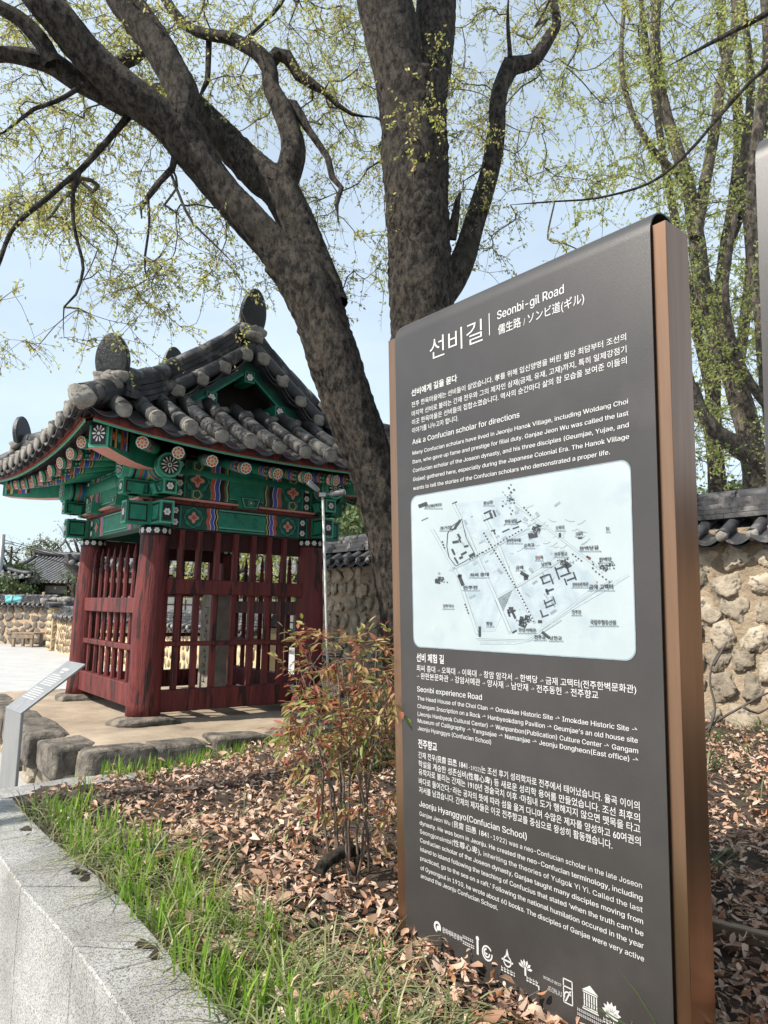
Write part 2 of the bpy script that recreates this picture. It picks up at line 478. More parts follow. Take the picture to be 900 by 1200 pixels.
# ------------------------------------------------------------------ granite planter kerb
gm = bpy.data.materials.new('speckled_granite'); gm.use_nodes = True
t = gm.node_tree; b = t.nodes['Principled BSDF']; b.inputs['Roughness'].default_value = .72
tcn = t.nodes.new('ShaderNodeTexCoord')
n1 = t.nodes.new('ShaderNodeTexVoronoi'); n1.inputs['Scale'].default_value = 300
n2 = t.nodes.new('ShaderNodeTexNoise'); n2.inputs['Scale'].default_value = 380; n2.inputs['Detail'].default_value = 3
n3 = t.nodes.new('ShaderNodeTexNoise'); n3.inputs['Scale'].default_value = 2.6; n3.inputs['Detail'].default_value = 6
for n in (n1, n2, n3): t.links.new(tcn.outputs['Object'], n.inputs['Vector'])
r1 = t.nodes.new('ShaderNodeValToRGB')
r1.color_ramp.elements[0].position = .1; r1.color_ramp.elements[0].color = (.13, .13, .128, 1)
r1.color_ramp.elements[1].position = .62; r1.color_ramp.elements[1].color = (.47, .46, .44, 1)
e = r1.color_ramp.elements.new(.3); e.color = (.33, .325, .315, 1)
sp = t.nodes.new('ShaderNodeSeparateColor'); t.links.new(n1.outputs['Color'], sp.inputs[0]); t.links.new(sp.outputs[0], r1.inputs[0])
r2 = t.nodes.new('ShaderNodeValToRGB'); r2.color_ramp.elements[0].position = .33; r2.color_ramp.elements[0].color = (.5, .5, .5, 1); r2.color_ramp.elements[1].position = .5; r2.color_ramp.elements[1].color = (1, 1, 1, 1)
t.links.new(n2.outputs[0], r2.inputs[0])
r3 = t.nodes.new('ShaderNodeValToRGB'); r3.color_ramp.elements[0].position = .35; r3.color_ramp.elements[0].color = (.66, .65, .63, 1); r3.color_ramp.elements[1].position = .6; r3.color_ramp.elements[1].color = (1, 1, 1, 1)
t.links.new(n3.outputs[0], r3.inputs[0])
m1 = t.nodes.new('ShaderNodeMix'); m1.data_type = 'RGBA'; m1.blend_type = 'MULTIPLY'; m1.inputs[0].default_value = 1
m2 = t.nodes.new('ShaderNodeMix'); m2.data_type = 'RGBA'; m2.blend_type = 'MULTIPLY'; m2.inputs[0].default_value = 1
t.links.new(r1.outputs[0], m1.inputs[6]); t.links.new(r2.outputs[0], m1.inputs[7]); t.links.new(m1.outputs[2], m2.inputs[6]); t.links.new(r3.outputs[0], m2.inputs[7])
t.links.new(m2.outputs[2], b.inputs['Base Color'])
bp = t.nodes.new('ShaderNodeBump'); bp.inputs['Distance'].default_value = .0012; t.links.new(n2.outputs[0], bp.inputs['Height']); t.links.new(bp.outputs[0], b.inputs['Normal'])
M['granite'] = gm

kerb = empty('planter_kerb', (-1.2, 2.9, 0), label='speckled grey granite kerb wall edging the planter, with coping slabs and thin joints', cat='kerb')
ko = np.array([-1.2, 2.9, 0])
def lerp_line(L, s):
    d = np.r_[0, np.cumsum(np.linalg.norm(np.diff(L, axis=0), axis=1))]
    return np.array([np.interp(s, d, L[:, 0]), np.interp(s, d, L[:, 1])])
def arclen(L, P):
    d = np.r_[0, np.cumsum(np.linalg.norm(np.diff(L, axis=0), axis=1))]
    best = (1e9, 0)
    for s in np.linspace(0, d[-1], 800):
        q_ = lerp_line(L, s); e_ = np.linalg.norm(q_ - P)
        if e_ < best[0]: best = (e_, s)
    return best[1]
CIs = catmull(np.column_stack([CI, np.zeros(len(CI))]), .04)[:, :2]
COs = catmull(np.column_stack([CO, np.zeros(len(CO))]), .04)[:, :2]
jo = [(-2.02, 3.62), (-1.215, 2.575), (-.855, 2.155), (-.49, 1.70), (-.11, 1.245), (.33, .7), (1.15, -.85)]
ji = [(-1.80, 3.66), (-.91, 2.575), (-.575, 2.13), (-.245, 1.69), (.12, 1.18), (.6, .55), (1.4, -.6)]
so_, si_ = [arclen(COs, np.array(p)) for p in jo], [arclen(CIs, np.array(p)) for p in ji]
KZ = .59
for k in range(len(jo) - 1):
    m = MB(); N = 10; gp = .0045
    def band(z0, z1, inset, k=k, m=m):
        V = []
        for z, ins_ in ((z0, inset), (z1 - .006, inset), (z1, inset + .006)):
            for i in range(N + 1):
                a = so_[k] + gp + (so_[k + 1] - so_[k] - 2 * gp) * i / N
                c = si_[k] + gp + (si_[k + 1] - si_[k] - 2 * gp) * i / N
                po, pi_ = lerp_line(COs, a), lerp_line(CIs, c)
                d = (pi_ - po) / np.linalg.norm(pi_ - po)
                V.append((*(po + d * ins_), z)); V.append((*(pi_ - d * (ins_ - inset)), z))
        V = np.array(V) - ko; L = 2 * (N + 1); fs = []
        for i in range(N):
            for r_ in range(2):
                o_ = r_ * L
                fs.append((o_ + 2 * i, o_ + 2 * i + 2, o_ + L + 2 * i + 2, o_ + L + 2 * i))
                fs.append((o_ + 2 * i + 3, o_ + 2 * i + 1, o_ + L + 2 * i + 1, o_ + L + 2 * i + 3))
            fs.append((2 * L + 2 * i, 2 * L + 2 * i + 2, 2 * L + 2 * i + 3, 2 * L + 2 * i + 1))
            fs.append((2 * i + 2, 2 * i, 2 * i + 1, 2 * i + 3))
        for r_ in range(2):
            o_ = r_ * L
            fs.append((o_ + 1, o_, o_ + L, o_ + L + 1)); fs.append((o_ + 2 * N, o_ + 2 * N + 1, o_ + L + 2 * N + 1, o_ + L + 2 * N))
        m.add(V, fs)
    band(.302, KZ, 0.0)
    m.build('coping_slab', gm, kerb)
    m = MB(); band(-.02, .2985, .004, k, m); m.build('base_course', gm, kerb)
m = MB()          # the short return of the kerb towards the platform
rp_ = [(-2.02, 3.64), (-1.845, 3.67), (-1.62, 3.93), (-1.36, 4.12), (-1.40, 4.26), (-1.72, 4.10), (-1.97, 3.82)]
m.prism([(x - ko[0], y - ko[1], 0) for x, y in rp_], (0, 0, KZ - .002)); m.build('return_block', gm, kerb)

# ------------------------------------------------------------------ stone platform under the pavilion
plat = empty('stone_platform', tuple(pl(0, 0)), R(38), 'low platform of dark rocks and packed sand carrying the red pavilion', 'platform')
ZP = .46
out_ = [(-1.80, -1.62), (-1.60, -2.06), (-1.1, -2.16), (1.9, -2.2), (2.05, 2.3), (-1.80, 2.3)]
m = MB(); N = len(out_)
inn = [(x * .965, y * .965) for x, y in out_]
m.add([(x, y, 0) for x, y in inn] + [(x, y, ZP - .05) for x, y in inn], [(i, (i + 1) % N, N + (i + 1) % N, N + i) for i in range(N)], 0)
m.build('rubble_core', M['wallmud'], plat)
gs = 44
XX, YY = np.meshgrid(np.linspace(-1, 1, gs), np.linspace(-1, 1, gs))
V = np.column_stack([.12 + XX.ravel() * 1.82, .05 + YY.ravel() * 2.2, ZP + .008 * np.sin(XX.ravel() * 9 + 2) * np.cos(YY.ravel() * 8) + rng.normal(0, .003, gs * gs)])
edge = np.maximum(abs(XX.ravel()), abs(YY.ravel())); V[:, 2] -= np.clip(edge - .9, 0, 1) * .35
ii = np.arange(gs * gs).reshape(gs, gs)
raw_mesh('sand_top', V, np.stack([ii[:-1, :-1].ravel(), ii[:-1, 1:].ravel(), ii[1:, 1:].ravel(), ii[1:, :-1].ravel()], 1), M['sand'], plat, smooth=True)
def rock(m, c, s, rz, r=.1, sub=3, box=.32):
    V, Fc = ICO[sub]
    d = np.sign(V) * np.abs(V) ** box; d /= np.max(np.abs(d))
    for w in rng.normal(0, 1, (6, 3)):
        w = w / np.linalg.norm(w); d = d * (1 + r * .6 * np.sin(3.1 * (V @ w) + w[1] * 9))[:, None]
    d = d + rng.normal(0, r * .12, d.shape)
    d = d * np.asarray(s); c_, s_ = math.cos(rz), math.sin(rz)
    m.add(d @ np.array([[c_, s_, 0], [-s_, c_, 0], [0, 0, 1]]) + np.asarray(c), Fc, 0, False)
xs = [(-1.47, .27), (-.98, .24), (-.45, .26), (.06, .24), (.55, .26), (1.06, .24), (1.6, .28)]
for x, w in xs:
    m = MB(); rock(m, (x, -2.06 + rng.normal(0, .015), ZP - .135), (w * .99, .17, .15), rng.normal(0, .04), .06); m.build('edge_rock', M['rock'], plat)
for y, w in ((-1.62, .27), (-1.12, .24), (-.62, .25), (-.1, .26), (.45, .27), (1.0, .27), (1.55, .27), (2.05, .25)):
    m = MB(); rock(m, (-1.72 + rng.normal(0, .015), y, ZP - .12), (.17, w * .97, .135), rng.normal(0, .05), .06); m.build('edge_rock', M['rock'], plat)
m = MB()
for i in range(16):
    rock(m, (-1.7 + .02 * rng.normal(), -1.8 + i * .27, .12 + .05 * rng.normal()), (.11, .13, .09), 0, .12, 2)
for i in range(12):
    rock(m, (-1.5 + i * .29, -2.05, .1 + .04 * rng.normal()), (.14, .1, .09), 0, .12, 2)
m.build('lower_rubble', M['stone'], plat)
for x, y, sx, sy in ((-.9, -1.05, .30, .24), (.9, -1.05, .27, .24), (-.9, 1.05, .29, .26), (.9, 1.05, .27, .25)):
    m = MB(); rock(m, (x - .02, y - .03, ZP - .01), (sx * .95, sy * .95, .075), .3 * rng.normal(), .08, 3, .6); m.build('footing_stone', M['rock'], plat)

# ------------------------------------------------------------------ walls
M['wallbrown'] = mat('brown_wall_mortar', (.36, .25, .16), (.46, .33, .22), 4, .95)
M['stoneg'] = mat('dark_grey_field_stone', (.1, .085, .07), (.19, .165, .135), 7, .85, .01, 30, island=.3)
def wave_cap(m, L, half, pitch, drop, zt, rt, mats, seg=5, side=(1, -1), lip=.014, r=.055):
    "rows of tiles across a wall of length L along local x; zt is the top of the tile bed"
    nrow = int(L / pitch)
    for sgn in side:
        for i in range(nrow + 1):
            x = i * pitch
            y0, y1 = .04, half + .015 * rt.normal()
            P = np.array([(x, sgn * (y0 + (y1 - y0) * k / 3), zt - drop * (k / 3) ** .85 + .02) for k in range(4)])
            m.tube(P, [r * .95, r, r, r * 1.04], 10, mats[0])
            m.ico((x, sgn * (y1 + .005), zt - drop + .018), (r * .98, .03, r * .95), rt, mats[1], .1, 1)
            if i < nrow:      # trough tile, its rim two layers thick
                n = 6
                for lay in range(2):
                    V = []
                    for k in range(3):
                        for j in range(n + 1):
                            u = j / n
                            V.append((x + pitch * u, sgn * (y0 + (y1 + .03 - .05 * lay - y0) * k / 2), zt - drop * (k / 2) ** .85 - .06 * math.sin(math.pi * u) + .012 - lip * 1.6 * lay))
                    W_ = np.array(V); low = W_ - np.array([0, 0, lip])
                    nn = len(W_); fs = []
                    for k in range(2):
                        for j in range(n):
                            a = k * (n + 1) + j; fs.append((a, a + 1, a + n + 2, a + n + 1)); fs.append((nn + a, nn + a + n + 1, nn + a + n + 2, nn + a + 1))
                    for j in range(n):
                        a = 2 * (n + 1) + j; fs.append((a, a + 1, nn + a + 1, nn + a))
                    m.add(np.vstack([W_, low]), fs, mats[0])
def ridge_stack(m, L, z, rt, mats, layers=3, w=.17, h=.05, seg=.42, r=.075):
    for k in range(layers):
        x = -.02
        while x < L:
            l = seg * (1 + .15 * rt.normal()); l = min(l, L - x + .02)
            m.box((x + l / 2, .006 * rt.normal(), z + h * (k + .5)), (l - .004, w * 2 - .05 * k + .01 * rt.normal(), h - .006), mats[0], rz=.006 * rt.normal())
            x += l
    x = -.02
    zt = z + h * layers + .01
    while x < L:
        l = min(seg * .85, L - x + .03)
        m.tube([(x, 0, zt), (x + l - .006, 0, zt + .004 * rt.normal())], [r, r * .93], 12, mats[0])
        x += l
def stone_wall(name, p0, p1, zb, zt, thick, label, cap_half, pitch, srow, ssize, mud, stonem, seed, group=None, cat='wall', cap_drop=.13, layers=3, sub=2, end=False, wide=1.0):
    rt = np.random.default_rng(seed)
    p0, p1 = np.array(p0, float), np.array(p1, float)
    d = p1 - p0; L = np.linalg.norm(d); a = math.atan2(d[1], d[0])
    w = empty(name, (p0[0], p0[1], zb), a, label, cat, group)
    H = zt - zb
    m = MB(); nxs = max(2, int(L / .25)); nzs = 10
    for sg in (1, -1):
        V = []; fs = []
        for i in range(nxs + 1):
            for k in range(nzs + 1):
                V.append((L * i / nxs, sg * (thick / 2 * (1 - .12 * k / nzs) + .012 * rt.normal()), -.15 + (H + .15) * k / nzs))
        for i in range(nxs):
            for k in range(nzs):
                q_ = i * (nzs + 1) + k; f_ = (q_, q_ + nzs + 1, q_ + nzs + 2, q_ + 1); fs.append(f_ if sg < 0 else f_[::-1])
        m.add(V, fs, 0, True)
    for x in (0, L):
        m.add([(x, -thick / 2, -.15), (x, thick / 2, -.15), (x, thick * .44, H), (x, -thick * .44, H)], [(0, 1, 2, 3)], 0)
    m.add([(0, -thick * .44, H), (L, -thick * .44, H), (L, thick * .44, H), (0, thick * .44, H)], [(0, 1, 2, 3)], 0)
    m.build('mortar_body', M[mud], w)
    m = MB()
    nr = max(1, int((H - .06) / srow))
    for sg in (1, -1):
        for k in range(nr):
            x = rt.uniform(0, ssize)
            while x < L - .08:
                sz = ssize * rt.uniform(.75, 1.25)
                f = (k + .5) / nr
                th = thick / 2 * (1 - .12 * f)
                ang = rt.normal(0, .35)
                ca, sa = math.cos(ang), math.sin(ang)
                ax = [(ca, 0, sa), (0, 1, 0), (-sa, 0, ca)]
                el = rt.uniform(.72, 1.12)
                m.ico((x + sz / 2, sg * (th - .012), .03 + (H - .1) * f + rt.normal(0, .018)), (sz * .52 * wide, .042 + .02 * rt.random(), srow * .54 * el), rt, 0, .13, sub, 0, ax)
                x += sz * 1.06 + abs(rt.normal(0, .012))
    if end:
        for k in range(nr):
            m.ico((-.005, 0, .05 + (H - .1) * (k + .5) / nr), (.06, thick * .36, srow * .42), rt, 0, .12, sub)
    m.build('field_stones', M[stonem], w)
    m = MB()
    wave_cap(m, L, cap_half, pitch, cap_drop, H + cap_drop - .02, rt, (0, 1), side=(1, -1))
    m.box((L / 2, 0, H + .035), (L, thick * .95, .09), 2)
    ridge_stack(m, L, H + cap_drop - .03, rt, (0, 1), layers, cap_half * .52, .048)
    m.build('tile_cap', [M['tile'], M['mortar'], M['wallmud']], w)
    return w
stone_wall('stone_wall', wallpt(-7), wallpt(6.4), .55, 2.22, .42, 'tall rubble stone wall with black tiled coping behind the planter', .38, .25, .225, .24, 'wallmud', 'stone', 3, sub=3, cap_drop=.2, layers=4)
LWA, LWB = np.array([-1.75, 11.75]), np.array([-10.2, 23.1])
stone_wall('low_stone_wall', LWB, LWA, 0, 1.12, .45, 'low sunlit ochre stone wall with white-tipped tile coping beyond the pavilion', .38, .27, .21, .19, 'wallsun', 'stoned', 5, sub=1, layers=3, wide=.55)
stone_wall('courtyard_wall', (-11.6, 25.7), (-19, 29.5), 0, 1.45, .5, 'brown stone wall at far left with dark stones, behind the bench', .4, .28, .27, .40, 'wallbrown', 'stoneg', 6, sub=2, layers=4)
# the gate pillar at the end of the low wall
gp = empty('gate_pillar', (-10.55, 23.75, 0), R(127), 'square stone gate pillar with white lumps of mortar and tile on top', 'pillar')
m = MB(); rt = np.random.default_rng(11)
m.bbox((0, 0, .68), (.62, .8, 1.4), 0, .04)
m.build('pillar_body', M['wallsun'], gp)
m = MB()
for k in range(6):
    for j in range(3):
        for sg in (1, -1):
            m.ico((sg * .3, -.26 + j * .26, .14 + k * .22), (.05, .11, .08), rt, 0, .12, 1)
            m.ico((-.2 + j * .2, sg * .39, .14 + k * .22), (.09, .05, .08), rt, 0, .12, 1)
m.build('field_stones', M['stoned'], gp)
m = MB()
m.box((0, 0, 1.42), (.8, 1.0, .08), 0)
for k in range(5): m.tube([(-.4 + .2 * k, -.55, 1.5), (-.4 + .2 * k, .55, 1.5)], .07, 8, 0)
for k in range(14): m.ico((rt.uniform(-.4, .4), rt.uniform(-.6, .6), 1.58 + .08 * rt.random()), (.15, .13, .1), rt, 1, .15, 1)
m.build('pillar_cap', [M['tile'], M['mortar']], gp)

# ------------------------------------------------------------------ hill with woods on it
def hill_z(x, y):
    return np.clip((y - 42) / 30, 0, 1) * (2 + 11.5 / (1 + np.exp(-(x + 8) / 3.0)) + 1.5 * np.sin(x * .12 + 1)) * np.clip(1.0 - (y - 72) / 60, 0, 1)
hx = np.linspace(-70, 130, 60); hy = np.linspace(42, 132, 30)
HX, HY = np.meshgrid(hx, hy)
ii = np.arange(1800).reshape(30, 60)
tag(raw_mesh('hill', np.column_stack([HX.ravel(), HY.ravel(), hill_z(HX, HY).ravel() - .1]), np.stack([ii[:-1, :-1].ravel(), ii[:-1, 1:].ravel(), ii[1:, 1:].ravel(), ii[1:, :-1].ravel()], 1), M['leafd'], smooth=True), kind='structure')

def leaf_quads(P, size, rngl, up=.35, droop=0.0, aspect=.45, fold=.25):
    "folded leaf-shaped quads centred on the points P; size is an array of lengths"
    n = len(P)
    d = rngl.normal(0, 1, (n, 3)); d[:, 2] -= droop; d /= np.linalg.norm(d, axis=1)[:, None]
    a = rngl.normal(0, 1, (n, 3)); a[:, 2] += up * 2
    s = np.cross(d, a); s /= np.linalg.norm(s, axis=1)[:, None] + 1e-9
    nrm = np.cross(s, d)
    L = np.asarray(size)[:, None]
    base = P; tip = P + d * L
    mid = P + d * L * .45
    l_ = mid + s * L * aspect * .5 + nrm * L * fold * .3
    r_ = mid - s * L * aspect * .5 + nrm * L * fold * .3
    V = np.stack([base, r_, tip, l_], 1).reshape(-1, 3)
    Q = np.arange(4 * n).reshape(n, 4)
    return V, Q
rh = np.random.default_rng(21)
nc = 420
cx_ = rh.uniform(-16, 60, nc); cy_ = rh.uniform(52, 76, nc); cz_ = hill_z(cx_, cy_)
Pn = []; Sn = []
for i in range(nc):
    r_ = rh.uniform(1.1, 2.3); k = int(95 * r_ ** 1.4)
    v = rh.normal(0, 1, (k, 3)); v /= np.linalg.norm(v, axis=1)[:, None]
    v *= (rh.random((k, 1)) ** .4) * r_ * np.array([1, 1, 1.15])
    Pn.append(v + np.array([cx_[i], cy_[i], cz_[i] + r_ * .8])); Sn.append(rh.uniform(.3, .6, k))
V, Q = leaf_quads(np.concatenate(Pn), np.concatenate(Sn), rh, aspect=.8)
tag(raw_mesh('hillside_woods', V, Q, M['leafh']), 'hazy green woods covering the hillside beyond the tall stone wall', 'woods', kind='stuff')

# ================================================================== pavilion
pav = empty('pavilion', (PC[0], PC[1], 0), R(38), 'small red Korean stele pavilion with colourful painted beams and a black tiled roof', 'pavilion')
EX, EY, GY_ = 1.88, 2.02, 1.05
DG = EY - GY_                       # depth of the skirt roof under the gable
def f_roof(d): return 2.985 + .50 * d + .085 * d * d
def lift(t): return .115 * np.abs(t) ** 2.4
CX_, CY_ = .9, 1.025

def flower(m, c, u, v, n, r, mp_, mc, petals=6, off=.002):
    "painted flower: petals and a centre on the plane (u, v) with normal n"
    c = np.asarray(c, float); u = np.asarray(u, float); v = np.asarray(v, float); n = np.asarray(n, float)
    for k in range(petals):
        a = 2 * math.pi * k / petals
        cc = c + (u * math.cos(a) + v * math.sin(a)) * r * .62 + n * off
        q_ = r * .36
        m.poly([cc + (u * math.cos(b_) + v * math.sin(b_)) * q_ for b_ in np.arange(8) * math.pi / 4], mp_)
    m.poly([c + n * (off + .001) + (u * math.cos(b_) + v * math.sin(b_)) * r * .27 for b_ in np.arange(8) * math.pi / 4], mc)
def disc(m, c, u, v, n, r, mt, off, seg=16, lobes=0, amp=.0):
    c = np.asarray(c, float); u = np.asarray(u, float); v = np.asarray(v, float)
    A = np.arange(seg * (2 if lobes else 1)) * 2 * math.pi / (seg * (2 if lobes else 1))
    rr = r * (1 + amp * np.cos(lobes * A)) if lobes else np.full(len(A), r)
    m.poly([c + np.asarray(n) * off + (u * math.cos(a) + v * math.sin(a)) * q_ for a, q_ in zip(A, rr)], mt)
PAINT = ['green', 'dgreen', 'black', 'white', 'rust', 'blue', 'yellow', 'pink', 'red', 'lgreen']
PM = [M[k] for k in PAINT]
PI_ = {k: i for i, k in enumerate(PAINT)}

# columns
for sx in (-1, 1):
    for sy in (-1, 1):
        c = np.array([sx * CX_, sy * CY_, 0]); lean = np.array([-sx * .02, -sy * .02, 0])
        m = MB()
        zs = np.linspace(.49, 2.285, 15)
        path = [c + lean * ((z - .49) / 1.8) + np.array([0, 0, z]) for z in zs]
        rad = [.158 - .021 * ((z - .49) / 1.8) - .006 * math.sin((z - .5) * 5) for z in zs]
        m.tube(path, rad, 26, 0, True, True, jit=.007, rng=rng)
        # the square stub between the brackets
        m.box(c + lean + np.array([0, 0, 2.42]), (.155, .155, .27), 0)
        col_ = m.build('column', M['red'], pav)
        m = MB()
        m.tube([c + lean + np.array([0, 0, 2.205]), c + lean + np.array([0, 0, 2.288])], .1425, 26, PI_['black'])
        for k in range(12):
            a = k * math.pi / 6 + .26
            n = np.array([math.cos(a), math.sin(a), 0])
            flower(m, c + lean + n * .1428 + np.array([0, 0, 2.247]), np.array([-n[1], n[0], 0]), np.array([0, 0, 1.]), n, .029, PI_['white'], PI_['white'])
        m.build('painted_band', PM, col_)

# lattice on the four sides
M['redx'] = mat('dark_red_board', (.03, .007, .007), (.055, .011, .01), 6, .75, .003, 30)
def side_frame(kind):
    "returns (origin fn) : p(u, w, z) -> local point; u along the side, w outwards"
    if kind == 'front': return lambda u, w, z: np.array([u, -CY_ - w, z])
    if kind == 'back': return lambda u, w, z: np.array([-u, CY_ + w, z])
    if kind == 'left': return lambda u, w, z: np.array([-CX_ - w, -u, z])
    return lambda u, w, z: np.array([CX_ + w, u, z])
def pbox(m, P, u0, u1, w0, w1, z0, z1, mt=0):
    c = [P(u, w, z) for z in (z0, z1) for u, w in ((u0, w0), (u1, w0), (u1, w1), (u0, w1))]
    m.add(c, [(0, 1, 2, 3), (7, 6, 5, 4), (0, 4, 5, 1), (1, 5, 6, 2), (2, 6, 7, 3), (3, 7, 4, 0)], mt)
for kind in ('front', 'back', 'left', 'right'):
    P = side_frame(kind); fb = kind in ('front', 'back')
    hw = (CX_ if fb else CY_) - .12
    rails = [(.545, .745, .05), (1.655, 1.80, .042), (1.155, 1.20, .036)] if fb else [(.575, .79, .05), (1.46, 1.61, .05), (1.10, 1.155, .04)]
    for z0, z1, w in rails:
        m = MB(); pbox(m, P, -hw, hw, -w, w + .012, z0, z1); m.build('rail', M['red'], pav, .008)
    if fb:
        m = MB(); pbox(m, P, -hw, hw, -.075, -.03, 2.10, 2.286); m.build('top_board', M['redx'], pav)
        us = [-.625, -.435, -.24, -.04, .165, .35, .535]
    else:
        us = [-.77, -.55, -.33, -.11, .11, .33, .55, .77]
    for u in us:
        m = MB()
        tl = rng.normal(0, .008)
        if fb:
            m.box(P(u, 0, 1.47), (.05, .05, 1.63), 0, rz=0)
        else:
            a = P(u + tl, 0, 0)
            zz = np.array([.66, 1.94, 1.965, 1.99, 2.015, 2.04, 2.065, 2.16])
            rr = np.array([.030, .028, .018, .026, .018, .026, .020, .003])
            m.tube([a + np.array([0, 0, z]) for z in zz], rr, 8, 0, True, False)
        m.build('lattice_bar', M['red'], pav)

# painted beams
def stripes(m, P, u, w, z0, z1, seq, dirn):
    for name, wd in seq:
        u2 = u + dirn * wd
        n = 10
        pts = []
        for k in range(n + 1):
            f = k / n; pts.append((u + .008 * math.sin(f * math.pi * 4), z0 + (z1 - z0) * f))
        for k in range(n, -1, -1):
            f = k / n; pts.append((u2 + .008 * math.sin(f * math.pi * 4), z0 + (z1 - z0) * f))
        for k in range(n):
            a, b_ = pts[k], pts[k + 1]; c, d = pts[2 * n + 1 - k - 1], pts[2 * n + 1 - k]
            q_ = [P(a[0], w, a[1]), P(b_[0], w, b_[1]), P(c[0], w, c[1]), P(d[0], w, d[1])]
            m.poly(q_, PI_[name])
        u = u2
    return u
def painted_panel(m, P, hw, w, z0, z1, big):
    n = P(0, 1, 0) - P(0, 0, 0); U = P(1, 0, 0) - P(0, 0, 0); Z = np.array([0, 0, 1.])
    h = z1 - z0
    pbox(m, P, -hw, hw, -.09, w, z0, z1, PI_['dgreen'])
    for s in (-1, 1):
        e = s * hw
        # black strip with white flowers
        a, b_ = e - s * .05, e - s * .155
        m.poly([P(a, w + .002, z0 + .004), P(b_, w + .002, z0 + .004), P(b_, w + .002, z1 - .004), P(a, w + .002, z1 - .004)], PI_['black'])
        for e_ in (a, b_):
            m.poly([P(e_ - .009, w + .003, z0 + .004), P(e_ + .009, w + .003, z0 + .004), P(e_ + .009, w + .003, z1 - .004), P(e_ - .009, w + .003, z1 - .004)], PI_['green'])
        k = 4 if big else 2
        for i in range(k): flower(m, P((a + b_) / 2, w, z0 + h * (i + .5) / k), U, Z, n, .034, PI_['white'], PI_['yellow'], 6, .004)
        # lobed flower
        cu = b_ - s * (.135 if not big else .125)
        c = P(cu, w, (z0 + z1) / 2)
        R0 = h * .43 if not big else .125
        disc(m, c, U, Z, n, R0 * 1.08, PI_['black'], .002, 20, 8, .07)
        disc(m, c, U, Z, n, R0 * 1.0, PI_['green'], .003, 20, 8, .07)
        disc(m, c, U, Z, n, R0 * .78, PI_['black'], .004, 20, 4, .12)
        disc(m, c, U, Z, n, R0 * .72, PI_['dgreen'], .005, 20, 4, .12)
        disc(m, c, U, Z, n, R0 * .45, PI_['pink'], .006, 20, 4, .3)
        disc(m, c, U, Z, n, R0 * .22, PI_['rust'], .007, 16, 4, .3)
        if big:
            for dz in (-1, 1):
                cc = P(cu, w, (z0 + z1) / 2 + dz * h * .38)
                for rr, mt, of in ((.075, 'black', .003), (.068, 'green', .004), (.045, 'yellow', .005), (.036, 'dgreen', .006)):
                    disc(m, cc, U, Z, n, rr, PI_[mt], of, 12, 5, .1)
        u0 = cu - s * (.14 if not big else .135)
        seq = [('rust', .036), ('white', .006), ('blue', .036), ('white', .006), ('black', .02), ('yellow', .012), ('black', .008)] if not big else [('green', .012), ('rust', .04), ('white', .006), ('blue', .044), ('white', .006), ('black', .034), ('red', .02), ('green', .022), ('yellow', .012), ('black', .012)]
        stripes(m, P, u0, w + .003, z0 + .004, z1 - .004, seq, -s)
        uc = u0 - s * sum(q_[1] for q_ in seq)
        if s < 0: ul = uc
        else: ur = uc
    m.poly([P(ul, w + .002, z0 + .004), P(ur, w + .002, z0 + .004), P(ur, w + .002, z1 - .004), P(ul, w + .002, z1 - .004)], PI_['green'])
    for za, zb, mt in ((z0 + .02, z0 + .032, 'black'), (z1 - .032, z1 - .02, 'black'), (z0 + .032, z0 + .044, 'lgreen'), (z1 - .02, z1 - .006, 'lgreen')):
        m.poly([P(ul + .01, w + .0035, za), P(ur - .01, w + .0035, za), P(ur - .01, w + .0035, zb), P(ul + .01, w + .0035, zb)], PI_[mt])
for kind in ('front', 'back', 'left', 'right'):
    P = side_frame(kind); fb = kind in ('front', 'back')
    hw = (CX_ if fb else CY_) - .075
    m = MB(); painted_panel(m, P, hw, .055, 2.292, 2.52, False); m.build('lower_beam', PM, pav)
    m = MB(); painted_panel(m, P, hw, .125, 2.585, 2.955, True); m.build('upper_panel', PM, pav)
    m = MB(); pbox(m, P, -hw, hw, -.05, .145, 2.560, 2.578, PI_['pink']); pbox(m, P, -hw, hw, -.05, .10, 2.523, 2.558, PI_['redd'] if 'redd' in PI_ else PI_['red']); m.build('ledge', PM, pav)
    for u in (-.42 if not fb else -.0, .42) if not fb else (0.0,):
        m = MB()
        n = P(0, 1, 0) - P(0, 0, 0); U = P(1, 0, 0) - P(0, 0, 0); Z = np.array([0, 0, 1.])
        c = [P(u - .085, .11, 2.535), P(u + .085, .11, 2.535), P(u + .12, .11, 2.645), P(u - .12, .11, 2.645)]
        m.prism(c, n * .11, PI_['green'])
        for q_, mt, of in ((1.0, 'black', .112), (.86, 'lgreen', .113), (.76, 'dgreen', .114)):
            cc = P(u, .11, 2.59)
            m.poly([cc + (p - cc) * q_ + n * of for p in c], PI_[mt])
        flower(m, P(u, .11, 2.59), U, Z, n, .045, PI_['green'], PI_['yellow'], 5, .116)
        m.build('block_bracket', PM, pav)

